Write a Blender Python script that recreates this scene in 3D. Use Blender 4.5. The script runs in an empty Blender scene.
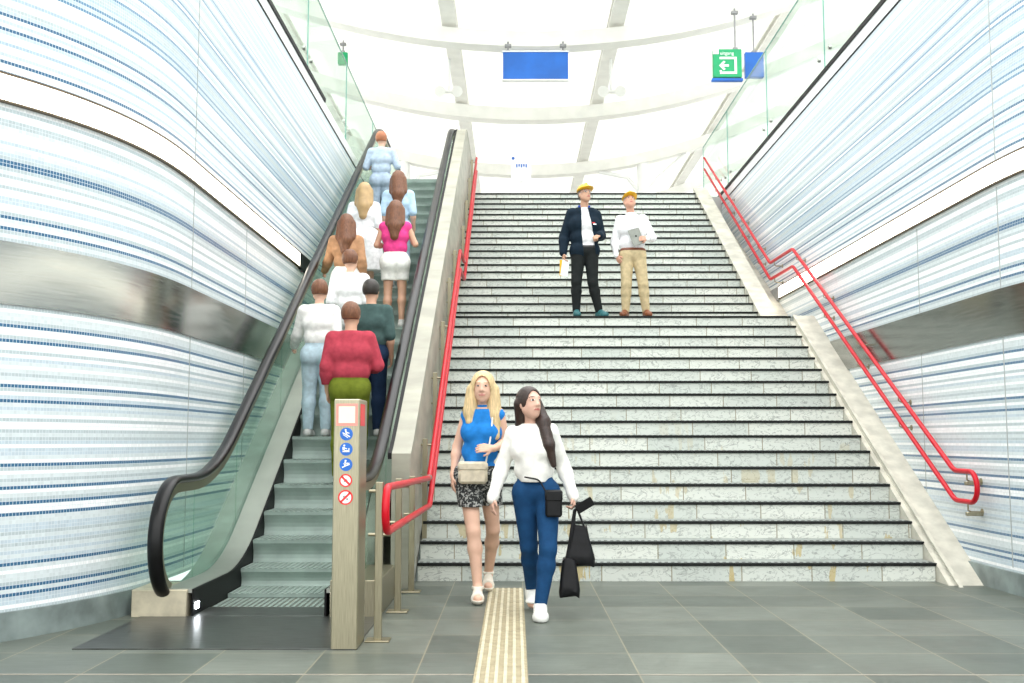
import bpy, math, random
import numpy as np
from mathutils import Vector, Matrix
random.seed(7); RNG = np.random.RandomState(5)
C = bpy.context.scene.collection
PI = math.pi
# ------------------------------------------------------------------ helpers
def tag(o, label=None, cat=None, group=None, kind=None):
    if label: o['label'] = label
    if cat: o['category'] = cat
    if group: o['group'] = group
    if kind: o['kind'] = kind
    return o
def empty(name, loc, label, cat, group=None, rz=0.0):
    o = bpy.data.objects.new(name, None); C.objects.link(o)
    o.empty_display_size = 0.1
    o.location = loc; o.rotation_euler = (0, 0, rz)
    bpy.context.view_layer.update()
    return tag(o, label, cat, group)
class MB:
    """collects shapes (world coordinates) and links them as ONE mesh object"""
    def __init__(s): s.v = []; s.f = []; s.m = []; s.uv = None
    def add(s, vs, fs, m=0):
        b = len(s.v); s.v += [tuple(map(float, v)) for v in vs]
        s.f += [tuple(b + i for i in f) for f in fs]; s.m += [m] * len(fs); return s
    def box(s, x0, x1, y0, y1, z0, z1, m=0, bev=0.0):
        if bev <= 0:
            vs = [(x, y, z) for z in (z0, z1) for y in (y0, y1) for x in (x0, x1)]
            return s.add(vs, [(0, 2, 3, 1), (4, 5, 7, 6), (0, 1, 5, 4), (2, 6, 7, 3), (0, 4, 6, 2), (1, 3, 7, 5)], m)
        b = bev; cx = [(x0, x1), (y0, y1), (z0, z1)]
        vs = []; idx = {}
        for i in (0, 1):
            for j in (0, 1):
                for k in (0, 1):
                    p = [cx[0][i], cx[1][j], cx[2][k]]
                    for a in range(3):
                        q = list(p)
                        for c in range(3):
                            if c != a: q[c] += b if (i, j, k)[c] == 0 else -b
                        idx[(i, j, k, a)] = len(vs); vs.append(q)
        fs = []
        for a in range(3):
            o = [c for c in range(3) if c != a]
            for sd in (0, 1):
                loop = []
                for (p, q) in ((0, 0), (1, 0), (1, 1), (0, 1)):
                    t = [0, 0, 0]; t[a] = sd; t[o[0]] = p; t[o[1]] = q; loop.append(idx[tuple(t) + (a,)])
                fs.append(loop)
            for p in (0, 1):
                for q in (0, 1):
                    t0 = [0, 0, 0]; t1 = [0, 0, 0]; t0[o[0]] = t1[o[0]] = p; t0[o[1]] = t1[o[1]] = q; t1[a] = 1
                    fs.append([idx[tuple(t0) + (o[0],)], idx[tuple(t0) + (o[1],)], idx[tuple(t1) + (o[1],)], idx[tuple(t1) + (o[0],)]])
        for i in (0, 1):
            for j in (0, 1):
                for k in (0, 1): fs.append([idx[(i, j, k, a)] for a in range(3)])
        return s.add(vs, fs, m)
    def prism(s, poly, axis, a0, a1, m=0):
        """poly: 2-D outline; axis 'x': (y,z), 'y': (x,z), 'z': (x,y)"""
        n = len(poly)
        def P(p, a): return {'x': (a, p[0], p[1]), 'y': (p[0], a, p[1]), 'z': (p[0], p[1], a)}[axis]
        vs = [P(p, a0) for p in poly] + [P(p, a1) for p in poly]
        fs = [tuple(range(n))[::-1], tuple(range(n, 2 * n))] + [(i, (i + 1) % n, n + (i + 1) % n, n + i) for i in range(n)]
        return s.add(vs, fs, m)
    def strip(s, pa, pb, axis, a0, a1, m=0, closed=False):
        """solid between two polylines pa, pb (same length) extruded along axis, made of quads"""
        def P(p, a): return {'x': (a, p[0], p[1]), 'y': (p[0], a, p[1]), 'z': (p[0], p[1], a)}[axis]
        n = len(pa); vs = []
        for p, q in zip(pa, pb): vs += [P(p, a0), P(q, a0), P(q, a1), P(p, a1)]
        fs = []
        for i in range(n - 1):
            b = 4 * i; c = b + 4
            fs += [(b, b + 1, c + 1, c), (b + 1, b + 2, c + 2, c + 1), (b + 2, b + 3, c + 3, c + 2), (b + 3, b, c, c + 3)]
        fs += [(0, 3, 2, 1), (4 * n - 4, 4 * n - 3, 4 * n - 2, 4 * n - 1)]
        return s.add(vs, fs, m)
    def tube(s, pts, r, n=10, m=0, cap=True, ry=None, upv=None):
        """tube along pts; elliptical when ry is given (r across, ry along upv)"""
        pts = [Vector(p) for p in pts]; rings = []; prev = None
        rs = r if isinstance(r, (list, tuple)) else [r] * len(pts)
        for i, p in enumerate(pts):
            a = pts[max(i - 1, 0)]; b = pts[min(i + 1, len(pts) - 1)]; t = (b - a).normalized()
            if upv is not None: u = Vector(upv)
            elif prev is not None: u = prev
            else: u = Vector((0, 0, 1)) if abs(t.z) < .9 else Vector((1, 0, 0))
            u = (u - t * u.dot(t)).normalized(); w = t.cross(u); prev = u
            e = rs[i] if ry is None else ry
            rings.append([p + w * (math.cos(2 * PI * k / n) * rs[i]) + u * (math.sin(2 * PI * k / n) * e) for k in range(n)])
        vs = [q for R in rings for q in R]; fs = []
        for i in range(len(rings) - 1):
            for k in range(n):
                fs.append((i * n + k, i * n + (k + 1) % n, (i + 1) * n + (k + 1) % n, (i + 1) * n + k))
        if cap: fs += [tuple(range(n))[::-1], tuple(range((len(rings) - 1) * n, len(rings) * n))]
        return s.add(vs, fs, m)
    def disc(s, c, r, axis='y', t=.004, n=32, m=0):
        """thin round plate facing -axis"""
        pl = [(math.cos(2 * PI * k / n) * r, math.sin(2 * PI * k / n) * r) for k in range(n)]
        o = {'x': (1, 2), 'y': (0, 2), 'z': (0, 1)}[axis]; a = {'x': 0, 'y': 1, 'z': 2}[axis]
        return s.prism([(c[o[0]] + p[0], c[o[1]] + p[1]) for p in pl], axis, c[a], c[a] + t, m)
    def ring(s, c, r0, r1, t=.004, n=32, m=0):
        vs = []; fs = []
        for k in range(n):
            cs, sn = math.cos(2 * PI * k / n), math.sin(2 * PI * k / n)
            vs += [(c[0] + r0 * cs, c[1], c[2] + r0 * sn), (c[0] + r1 * cs, c[1], c[2] + r1 * sn),
                   (c[0] + r1 * cs, c[1] + t, c[2] + r1 * sn), (c[0] + r0 * cs, c[1] + t, c[2] + r0 * sn)]
        for k in range(n):
            a = 4 * k; b = 4 * ((k + 1) % n)
            fs += [(a, a + 1, b + 1, b), (a + 1, a + 2, b + 2, b + 1), (a + 2, a + 3, b + 3, b + 2), (a + 3, a, b, b + 3)]
        return s.add(vs, fs, m)
    def build(s, name, mats, parent=None, smooth=False, label=None, fix=True):
        me = bpy.data.meshes.new(name)
        me.from_pydata(s.v, [], s.f)
        if not isinstance(mats, (list, tuple)): mats = [mats]
        for x in mats: me.materials.append(x)
        if len(mats) > 1: me.polygons.foreach_set('material_index', s.m)
        if fix:
            import bmesh
            bm = bmesh.new(); bm.from_mesh(me); bmesh.ops.recalc_face_normals(bm, faces=bm.faces); bm.to_mesh(me); bm.free()
        if smooth:
            me.polygons.foreach_set('use_smooth', [True] * len(me.polygons))
            try: me.set_sharp_from_angle(angle=math.radians(42))
            except Exception: pass
        me.update()
        o = bpy.data.objects.new(name, me); C.objects.link(o)
        if parent is not None:
            o.parent = parent; o.matrix_parent_inverse = parent.matrix_world.inverted()
        if label: o['label'] = label
        return o
def copy_tree(o, parent=None):
    c = o.copy(); C.objects.link(c)
    if parent is not None: c.parent = parent
    for ch in [x for x in bpy.data.objects if x.parent == o]: copy_tree(ch, c)
    return c
# ------------------------------------------------------------------ materials
def new_mat(name):
    m = bpy.data.materials.new(name); m.use_nodes = True
    nt = m.node_tree; nt.nodes.clear()
    out = nt.nodes.new('ShaderNodeOutputMaterial'); b = nt.nodes.new('ShaderNodeBsdfPrincipled')
    nt.links.new(b.outputs[0], out.inputs[0]); return m, nt, b, out
def N(nt, t, **kw):
    n = nt.nodes.new(t)
    for k, v in kw.items():
        if k.startswith('i_'):
            key = k[2:]; key = int(key) if key.isdigit() else key
            n.inputs[key].default_value = v
        else: setattr(n, k, v)
    return n
def rgba(c): return (c[0], c[1], c[2], 1.0)
def noise_mix(nt, c0, c1, scale, detail=4, coord='Object', stretch=(1, 1, 1), lo=.35, hi=.65):
    tc = N(nt, 'ShaderNodeTexCoord'); mp = N(nt, 'ShaderNodeMapping'); mp.inputs['Scale'].default_value = stretch
    nz = N(nt, 'ShaderNodeTexNoise'); nz.inputs['Scale'].default_value = scale; nz.inputs['Detail'].default_value = detail
    cr = N(nt, 'ShaderNodeValToRGB'); cr.color_ramp.elements[0].position = lo; cr.color_ramp.elements[1].position = hi
    cr.color_ramp.elements[0].color = rgba(c0); cr.color_ramp.elements[1].color = rgba(c1)
    nt.links.new(tc.outputs[coord], mp.inputs[0]); nt.links.new(mp.outputs[0], nz.inputs['Vector']); nt.links.new(nz.outputs[0], cr.inputs[0])
    return cr.outputs[0], nz, tc
def plain(name, col, rough=.5, metal=0.0, var=.12, scale=12, bump=0.0, bscale=60, spec=.5, stretch=(1, 1, 1), coat=0):
    m, nt, b, _ = new_mat(name)
    c0 = [max(0, x * (1 - var)) for x in col]; c1 = [min(1, x * (1 + var)) for x in col]
    o, nz, tc = noise_mix(nt, c0, c1, scale, stretch=stretch)
    nt.links.new(o, b.inputs['Base Color'])
    b.inputs['Roughness'].default_value = rough; b.inputs['Metallic'].default_value = metal
    b.inputs['Specular IOR Level'].default_value = spec; b.inputs['Coat Weight'].default_value = coat
    if bump > 0:
        n2 = N(nt, 'ShaderNodeTexNoise'); n2.inputs['Scale'].default_value = bscale
        bp = N(nt, 'ShaderNodeBump'); bp.inputs['Strength'].default_value = bump; bp.inputs['Distance'].default_value = .01
        nt.links.new(tc.outputs['Object'], n2.inputs['Vector']); nt.links.new(n2.outputs[0], bp.inputs['Height']); nt.links.new(bp.outputs[0], b.inputs['Normal'])
    return m
def emit(name, col, strength):
    m, nt, b, out = new_mat(name)
    b.inputs['Base Color'].default_value = rgba(col); b.inputs['Emission Color'].default_value = rgba(col); b.inputs['Emission Strength'].default_value = strength
    return m
def glass(name, tint, cap=.35):
    m, nt, b, out = new_mat(name); nt.nodes.remove(b)
    t = N(nt, 'ShaderNodeBsdfTransparent'); t.inputs[0].default_value = rgba(tint)
    g = N(nt, 'ShaderNodeBsdfGlossy'); g.inputs['Roughness'].default_value = .03
    lw = N(nt, 'ShaderNodeLayerWeight'); lw.inputs[0].default_value = .5
    p = N(nt, 'ShaderNodeMath', operation='POWER'); nt.links.new(lw.outputs['Facing'], p.inputs[0]); p.inputs[1].default_value = 4
    q = N(nt, 'ShaderNodeMath', operation='MULTIPLY'); nt.links.new(p.outputs[0], q.inputs[0]); q.inputs[1].default_value = cap
    q2 = N(nt, 'ShaderNodeMath', operation='ADD'); nt.links.new(q.outputs[0], q2.inputs[0]); q2.inputs[1].default_value = .03
    mx = N(nt, 'ShaderNodeMixShader'); nt.links.new(q2.outputs[0], mx.inputs[0]); nt.links.new(t.outputs[0], mx.inputs[1]); nt.links.new(g.outputs[0], mx.inputs[2])
    nt.links.new(mx.outputs[0], out.inputs[0]); return m
def math_n(nt, op, a, b=None, clamp=False):
    n = N(nt, 'ShaderNodeMath', operation=op); n.use_clamp = clamp
    for i, x in enumerate((a, b)):
        if x is None: continue
        if isinstance(x, (int, float)): n.inputs[i].default_value = x
        else: nt.links.new(x, n.inputs[i])
    return n.outputs[0]
def mix_c(nt, f, a, b):
    n = N(nt, 'ShaderNodeMix', data_type='RGBA')
    for s, x in ((n.inputs[0], f), (n.inputs[6], a), (n.inputs[7], b)):
        if isinstance(x, (int, float)): s.default_value = x
        elif isinstance(x, (tuple, list)): s.default_value = rgba(x)
        else: nt.links.new(x, s)
    return n.outputs[2]
M = {}
# mosaic wall: colour per tile row in a face attribute, grout from the UV grid
def mosaic_mat():
    m, nt, b, _ = new_mat('mosaic_tiles')
    at = N(nt, 'ShaderNodeAttribute', attribute_name='row_colour')
    uv = N(nt, 'ShaderNodeUVMap', uv_map='UVMap'); sp = N(nt, 'ShaderNodeSeparateXYZ'); nt.links.new(uv.outputs[0], sp.inputs[0])
    u = math_n(nt, 'DIVIDE', sp.outputs[0], .025); v = math_n(nt, 'DIVIDE', sp.outputs[1], .025)
    fu = math_n(nt, 'FRACT', u); fv = math_n(nt, 'FRACT', v)
    gu = math_n(nt, 'LESS_THAN', fu, .13); gv = math_n(nt, 'LESS_THAN', fv, .13); g = math_n(nt, 'MAXIMUM', gu, gv)
    cb = N(nt, 'ShaderNodeCombineXYZ'); nt.links.new(math_n(nt, 'FLOOR', u), cb.inputs[0]); nt.links.new(math_n(nt, 'FLOOR', v), cb.inputs[1])
    wn = N(nt, 'ShaderNodeTexWhiteNoise', noise_dimensions='3D'); nt.links.new(cb.outputs[0], wn.inputs[0])
    k = math_n(nt, 'ADD', math_n(nt, 'MULTIPLY', wn.outputs[0], .14), .90)
    hs = N(nt, 'ShaderNodeHueSaturation'); nt.links.new(at.outputs[0], hs.inputs['Color']); nt.links.new(k, hs.inputs['Value'])
    col = mix_c(nt, g, hs.outputs[0], (.66, .71, .73))
    nt.links.new(col, b.inputs['Base Color']); b.inputs['Roughness'].default_value = .28; b.inputs['Specular IOR Level'].default_value = .4
    return m
M['mosaic'] = mosaic_mat()
def floor_mat():
    m, nt, b, _ = new_mat('floor_slabs')
    tc = N(nt, 'ShaderNodeTexCoord'); sp = N(nt, 'ShaderNodeSeparateXYZ'); nt.links.new(tc.outputs['Object'], sp.inputs[0])
    u = math_n(nt, 'DIVIDE', math_n(nt, 'ADD', sp.outputs[0], 19.31), .625); v = math_n(nt, 'DIVIDE', math_n(nt, 'ADD', sp.outputs[1], 18.6), .6)
    fu = math_n(nt, 'FRACT', u); fv = math_n(nt, 'FRACT', v)
    j = math_n(nt, 'MAXIMUM', math_n(nt, 'LESS_THAN', fu, .014), math_n(nt, 'LESS_THAN', fv, .016))
    cb = N(nt, 'ShaderNodeCombineXYZ'); nt.links.new(math_n(nt, 'FLOOR', u), cb.inputs[0]); nt.links.new(math_n(nt, 'FLOOR', v), cb.inputs[1])
    wn = N(nt, 'ShaderNodeTexWhiteNoise', noise_dimensions='3D'); nt.links.new(cb.outputs[0], wn.inputs[0])
    base = mix_c(nt, wn.outputs[0], (.070, .085, .070), (.135, .150, .125))
    nz = N(nt, 'ShaderNodeTexNoise'); nz.inputs['Scale'].default_value = 2.2; nz.inputs['Detail'].default_value = 8; nt.links.new(tc.outputs['Object'], nz.inputs['Vector'])
    mp = N(nt, 'ShaderNodeMapping'); mp.inputs['Scale'].default_value = (3, 26, 3); nt.links.new(tc.outputs['Object'], mp.inputs[0])
    n2 = N(nt, 'ShaderNodeTexNoise'); n2.inputs['Scale'].default_value = 1.6; n2.inputs['Detail'].default_value = 6; nt.links.new(mp.outputs[0], n2.inputs['Vector'])
    kk = math_n(nt, 'ADD', math_n(nt, 'MULTIPLY', nz.outputs[0], .7), math_n(nt, 'MULTIPLY', n2.outputs[0], .7))
    hs = N(nt, 'ShaderNodeHueSaturation'); nt.links.new(base, hs.inputs['Color']); nt.links.new(math_n(nt, 'ADD', kk, .3), hs.inputs['Value'])
    col = mix_c(nt, math_n(nt, 'MULTIPLY', j, .8), hs.outputs[0], (.24, .22, .15))
    nt.links.new(col, b.inputs['Base Color'])
    nt.links.new(math_n(nt, 'ADD', math_n(nt, 'MULTIPLY', nz.outputs[0], .3), .27), b.inputs['Roughness']); b.inputs['Specular IOR Level'].default_value = .45
    return m
M['floor'] = floor_mat()
def riser_mat():
    m, nt, b, _ = new_mat('riser_stone')
    tc = N(nt, 'ShaderNodeTexCoord'); sp = N(nt, 'ShaderNodeSeparateXYZ'); nt.links.new(tc.outputs['Object'], sp.inputs[0])
    row = math_n(nt, 'FLOOR', math_n(nt, 'DIVIDE', math_n(nt, 'SUBTRACT', sp.outputs[2], .001), .17))
    sh = math_n(nt, 'MULTIPLY', row, .087)
    u = math_n(nt, 'DIVIDE', math_n(nt, 'ADD', math_n(nt, 'ADD', sp.outputs[0], 20.0), sh), .65)
    j = math_n(nt, 'LESS_THAN', math_n(nt, 'FRACT', u), .016)
    cb = N(nt, 'ShaderNodeCombineXYZ'); nt.links.new(math_n(nt, 'FLOOR', u), cb.inputs[0]); nt.links.new(row, cb.inputs[1])
    wn = N(nt, 'ShaderNodeTexWhiteNoise', noise_dimensions='3D'); nt.links.new(cb.outputs[0], wn.inputs[0])
    base = mix_c(nt, wn.outputs[0], (.56, .60, .55), (.72, .74, .67))
    ad = N(nt, 'ShaderNodeVectorMath', operation='ADD'); nt.links.new(tc.outputs['Object'], ad.inputs[0]); nt.links.new(wn.outputs[1], ad.inputs[1])
    mp = N(nt, 'ShaderNodeMapping'); mp.inputs['Scale'].default_value = (1, 1, 2.2); mp.inputs['Rotation'].default_value = (0, .5, 0); nt.links.new(ad.outputs[0], mp.inputs[0])
    nz = N(nt, 'ShaderNodeTexNoise'); nz.inputs['Scale'].default_value = 5; nz.inputs['Detail'].default_value = 9; nz.inputs['Distortion'].default_value = 1.4; nt.links.new(mp.outputs[0], nz.inputs['Vector'])
    vein = math_n(nt, 'LESS_THAN', math_n(nt, 'ABSOLUTE', math_n(nt, 'SUBTRACT', nz.outputs[0], .47)), .012)
    col = mix_c(nt, math_n(nt, 'MULTIPLY', vein, .55), base, (.16, .17, .16))
    n3 = N(nt, 'ShaderNodeTexNoise'); n3.inputs['Scale'].default_value = 1.7; n3.inputs['Detail'].default_value = 5; nt.links.new(tc.outputs['Object'], n3.inputs['Vector'])
    n4 = N(nt, 'ShaderNodeTexNoise'); n4.inputs['Scale'].default_value = 26; n4.inputs['Detail'].default_value = 6; nt.links.new(tc.outputs['Object'], n4.inputs['Vector'])
    dirt = math_n(nt, 'MULTIPLY', math_n(nt, 'GREATER_THAN', n4.outputs[0], .6), .35)
    col = mix_c(nt, dirt, col, (.30, .33, .30))
    # ochre seepage streaks on the lowest risers
    mp2 = N(nt, 'ShaderNodeMapping'); mp2.inputs['Scale'].default_value = (9, 1, 1.2); nt.links.new(tc.outputs['Object'], mp2.inputs[0])
    n5 = N(nt, 'ShaderNodeTexNoise'); n5.inputs['Scale'].default_value = 1.3; n5.inputs['Detail'].default_value = 5; nt.links.new(mp2.outputs[0], n5.inputs['Vector'])
    low = math_n(nt, 'SUBTRACT', 1.0, math_n(nt, 'DIVIDE', sp.outputs[2], 1.7), True)
    st = math_n(nt, 'MULTIPLY', math_n(nt, 'MULTIPLY', math_n(nt, 'GREATER_THAN', math_n(nt, 'MULTIPLY', n5.outputs[0], n3.outputs[0]), .335), low), .7)
    col = mix_c(nt, st, col, (.50, .36, .08))
    col = mix_c(nt, math_n(nt, 'MULTIPLY', j, .8), col, (.22, .18, .09))
    nt.links.new(col, b.inputs['Base Color']); b.inputs['Roughness'].default_value = .55
    return m
M['riser'] = riser_mat()
def brushed(name, col, rough=.3, stretch=(1, 1, 40), var=.15):
    m, nt, b, _ = new_mat(name)
    o, nz, tc = noise_mix(nt, [x * (1 - var) for x in col], [min(1, x * (1 + var)) for x in col], 5, 6, stretch=stretch)
    nt.links.new(o, b.inputs['Base Color']); b.inputs['Metallic'].default_value = 1.0
    nt.links.new(math_n(nt, 'ADD', math_n(nt, 'MULTIPLY', nz.outputs[0], .2), rough - .1), b.inputs['Roughness'])
    return m
M['steel'] = brushed('brushed_steel', (.45, .45, .41), .32, (40, 40, 1))
M['steel_warm'] = brushed('warm_stainless', (.37, .335, .235), .36, (60, 60, 1.5))
M['band'] = brushed('polished_band', (.33, .345, .33), .18, (.6, .6, 18), .12)
M['deck'] = plain('escalator_decking', (.36, .37, .33), .38, .8, .06, 3)
M['plate'] = plain('comb_plate', (.07, .075, .07), .35, .6, .4, 3, stretch=(2, 30, 2))
M['rubber'] = plain('black_rubber', (.004, .004, .004), .3, 0, .2, spec=.3)
M['black'] = plain('black_gap', (.006, .006, .006), .7, spec=.15)
M['dark'] = plain('dark_edge', (.006, .006, .006), .55, spec=.2)
M['nosing'] = plain('nosing_dark', (.012, .014, .013), .7, 0, .3, 30, spec=.2)
M['tread'] = plain('tread_stone', (.26, .285, .265), .5, 0, .25, 9)
M['curb'] = plain('stringer_stone', (.52, .50, .42), .6, 0, .16, 5, .25, 40)
M['plinth'] = plain('plinth_stone', (.19, .23, .22), .45, 0, .3, 4)
M['cladding'] = plain('cream_cladding', (.33, .32, .255), .5, 0, .16, 2, stretch=(1, 1, 3))
M['rust_box'] = plain('stained_steel', (.50, .45, .33), .45, .35, .25, 6)
M['red'] = plain('red_paint', (.52, .003, .014), .35, 0, .05, 8, spec=.3)
M['white'] = plain('white_paint', (.86, .86, .84), .5, 0, .03, 3)
M['cream_white'] = plain('cream_paint', (.84, .83, .78), .5, 0, .04, 3)
M['fascia'] = plain('fascia_white', (.85, .86, .86), .4, 0, .03, 3)
M['tactile'] = plain('tactile_cream', (.33, .28, .17), .6, 0, .15, 14)
M['tactile_rib'] = plain('tactile_rib', (.52, .47, .33), .6, 0, .12, 14)
M['glass'] = glass('clear_green_glass', (.90, .97, .94))
M['glass_esc'] = glass('escalator_glass', (.86, .95, .90))
M['glass_edge'] = plain('glass_edge_green', (.12, .34, .28), .2)
M['step'] = plain('escalator_step', (.27, .335, .30), .45, .3, .15, 4)
M['lamp'] = emit('strip_lamp', (1, .93, .80), 2.4)
M['spot'] = emit('small_lamp', (.9, .95, 1), 14)
M['orange_trim'] = plain('brass_trim', (.45, .30, .12), .4, .4)
M['blue_sign'] = plain('blue_sign', (.003, .125, .52), .45, 0, .12, 2)
M['green_sign'] = plain('green_sign', (.0, .36, .13), .4, 0, .05)
M['sign_white'] = plain('sign_white', (.92, .92, .92), .4, 0, .02)
M['blue_disc'] = plain('blue_disc', (.01, .13, .52), .35, 0, .05)
M['red_disc'] = plain('red_mark', (.75, .03, .03), .4, 0, .05)
M['panel_lit'] = plain('display_cream', (.90, .80, .62), .3, 0, .03)
M['pink_border'] = plain('display_border', (.85, .30, .25), .3, 0, .05)
M['grey'] = plain('mid_grey', (.3, .3, .3), .5)
M['pavement'] = plain('platform_floor', (.55, .55, .53), .6, 0, .1, 3)
def roof_mat():
    m, nt, b, out = new_mat('translucent_roof'); nt.nodes.remove(b)
    d = N(nt, 'ShaderNodeBsdfDiffuse'); d.inputs[0].default_value = (.85, .85, .82, 1)
    t = N(nt, 'ShaderNodeBsdfTranslucent'); t.inputs[0].default_value = (.9, .9, .87, 1)
    tc = N(nt, 'ShaderNodeTexCoord'); wv = N(nt, 'ShaderNodeTexWave', bands_direction='Y'); wv.inputs['Scale'].default_value = 1.6; wv.inputs['Distortion'].default_value = 0
    nt.links.new(tc.outputs['Object'], wv.inputs['Vector'])
    bp = N(nt, 'ShaderNodeBump'); bp.inputs['Strength'].default_value = .5; bp.inputs['Distance'].default_value = .05; nt.links.new(wv.outputs[1], bp.inputs['Height'])
    nt.links.new(bp.outputs[0], d.inputs['Normal'])
    mx = N(nt, 'ShaderNodeMixShader'); mx.inputs[0].default_value = .55
    nt.links.new(d.outputs[0], mx.inputs[1]); nt.links.new(t.outputs[0], mx.inputs[2]); nt.links.new(mx.outputs[0], out.inputs[0]); return m
M['roof'] = roof_mat()
# ------------------------------------------------------------------ camera, light
T = math.atan((440 - 341.5) / 1050.0); YAW = 3 / 1050.0
cam = bpy.data.cameras.new('camera'); co = bpy.data.objects.new('camera', cam); C.objects.link(co)
co.location = (0, 0, 1.305); co.rotation_euler = (PI / 2 + T, 0, YAW)
cam.sensor_width = 36; cam.lens = 36 * 1050 / 1024; cam.clip_end = 300
bpy.context.scene.camera = co
w = bpy.data.worlds.new('world'); bpy.context.scene.world = w; w.use_nodes = True
wt_ = w.node_tree; bg = wt_.nodes['Background']
tc_ = N(wt_, 'ShaderNodeTexCoord'); sp_w = N(wt_, 'ShaderNodeSeparateXYZ'); wt_.links.new(tc_.outputs['Generated'], sp_w.inputs[0])
cr_w = N(wt_, 'ShaderNodeValToRGB'); wt_.links.new(sp_w.outputs[2], cr_w.inputs[0])          # overcast sky, brighter overhead
cr_w.color_ramp.elements[0].position = 0; cr_w.color_ramp.elements[0].color = (.40, .42, .42, 1); cr_w.color_ramp.elements[1].position = 1; cr_w.color_ramp.elements[1].color = (1, 1, 1, 1)
wt_.links.new(cr_w.outputs[0], bg.inputs[0]); bg.inputs[1].default_value = 1.5
sc = bpy.context.scene
sc.view_settings.view_transform = 'Standard'; sc.view_settings.look = 'None'; sc.view_settings.gamma = 1; sc.view_settings.use_curve_mapping = False
sc.view_settings.exposure = 1.5
# ------------------------------------------------------------------ setting: floor, walls
RISE = .17; TREAD = .289; Y0 = 9.91; ZL = 18 * RISE; YL = Y0 + 17 * TREAD; YU = YL + .605 + TREAD; ZT = 37 * RISE; YT = YU + 18 * TREAD
# YL nosing of the landing, YU first riser of the upper flight, YT top nosing
SL = -.905; SR = 3.90; SRU = 3.645
def wall_x(side, y):
    """plan of the side walls: straight along the stairs, flaring out into the hall"""
    ys, x0 = (9.2, -2.84) if side < 0 else (9.6, 4.25)
    d = max(0, ys - y); dd = min(d, 2.3); a = .0534
    fl = a * dd ** 2.82 + (a * 2.82 * 2.3 ** 1.82 * (d - 2.3) if d > 2.3 else 0)
    return x0 + side * fl
def wall_ys(y0, y1):
    ys = [y0]; y = y0
    while y < y1 - 1e-6:
        y = min(y1, y + (.12 if y < 9.7 else .6)); ys.append(y)
    return ys
MB().box(-9, 10, -4, 9.95, -.3, 0).build('floor', M['floor']).__setitem__('kind', 'structure')
BLUE = (.030, .125, .245); BLUE2 = (.10, .23, .37); WHITE = (.90, .91, .91); PALE = (.64, .70, .71); GREY = (.46, .53, .55); MIST = (.50, .59, .65)
def zrow(py): return int(round((1.305 + (440 - py) * 6.95 / 1050) / .025))
blue_rows = {}
for py in (10.8, 25.8, 60.6, 71.8, 217, 228.7, 328, 343.6, 387.5, 403, 466, 488, 503.6, 517, 565, 588.6, 597): blue_rows[zrow(py)] = BLUE
for r in (zrow(160), zrow(160) - 1): blue_rows[r] = BLUE
for z in (4.40, 4.47, 4.62, 4.73, 4.95, 5.02, 5.30, 5.41): blue_rows[int(z / .025)] = BLUE2
rnd = random.Random(23); row_col = []; cur = WHITE; left = 0
for i in range(260):
    if left <= 0:
        cur = rnd.choice([x for x in [WHITE, WHITE, WHITE, PALE, PALE, GREY, GREY, MIST] + ([(.38, .50, .61)] if i > 154 else []) if x != cur]); left = rnd.choice([1, 1, 1, 2])
        if cur == WHITE and i % 3 == 0: left += 1
    left -= 1
    row_col.append(blue_rows.get(i, cur))
def mosaic_wall(name, side):
    ys = wall_ys(0, 27); us = [0]
    for i in range(1, len(ys)): us.append(us[-1] + math.hypot(ys[i] - ys[i - 1], wall_x(side, ys[i]) - wall_x(side, ys[i - 1])))
    nz = 246; r0 = 7; vs = []; fs = []; uv = []; cols = []
    for y in ys:
        for k in range(r0, nz): vs.append((wall_x(side, y), y, k * .025))
    n = nz - r0
    for i in range(len(ys) - 1):
        for k in range(n - 1):
            a = i * n + k; f = (a, a + n, a + n + 1, a + 1)
            c = ((i, k), (i + 1, k), (i + 1, k + 1), (i, k + 1))
            if side > 0: f = f[::-1]; c = c[::-1]
            fs.append(f); uv += [(us[p], (q + r0) * .025) for p, q in c]; cols.append(row_col[k + r0])
    nf = len(fs)
    # solid backing, so that the wall is a thick body
    b = len(vs); th = .25 * side
    for y in ys: vs += [(wall_x(side, y) + th, y, r0 * .025), (wall_x(side, y) + th, y, (nz - 1) * .025)]
    for i in range(len(ys) - 1):
        f = (b + 2 * i, b + 2 * i + 1, b + 2 * i + 3, b + 2 * i + 2); fs.append(f if side < 0 else f[::-1])
        t = (i * n + n - 1, (i + 1) * n + n - 1, b + 2 * i + 3, b + 2 * i + 1); fs.append(t if side < 0 else t[::-1])
    me = bpy.data.meshes.new(name); me.from_pydata(vs, [], fs)
    extra = len(fs) - nf
    ul = me.uv_layers.new(name='UVMap'); flat = [x for p in uv for x in p] + [0.01] * (8 * extra); ul.data.foreach_set('uv', flat)
    at = me.attributes.new('row_colour', 'FLOAT_COLOR', 'FACE')
    at.data.foreach_set('color', [x for c in cols + [WHITE] * extra for x in (c[0], c[1], c[2], 1.0)])
    me.materials.append(M['mosaic'])
    o = bpy.data.objects.new(name, me); C.objects.link(o); o['kind'] = 'structure'; return o
mosaic_wall('wall_left', -1); mosaic_wall('wall_right', 1)
def band(mb, side, z0, z1, dep, y0, y1, m=0, back=.02):
    ys = wall_ys(y0, y1)
    pa = [(wall_x(side, y) + back * side, y) for y in ys]; pb = []
    for y in ys:
        e = .02; tx, ty = wall_x(side, y + e) - wall_x(side, y - e), 2 * e; L = math.hypot(tx, ty)
        nx, ny = ty / L, -tx / L
        if nx * side > 0: nx, ny = -nx, -ny
        pb.append((wall_x(side, y) + nx * dep, y + ny * dep))
    return mb.strip(pa, pb, 'z', z0, z1, m)
def struct(o): o['kind'] = 'structure'; return o
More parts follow.
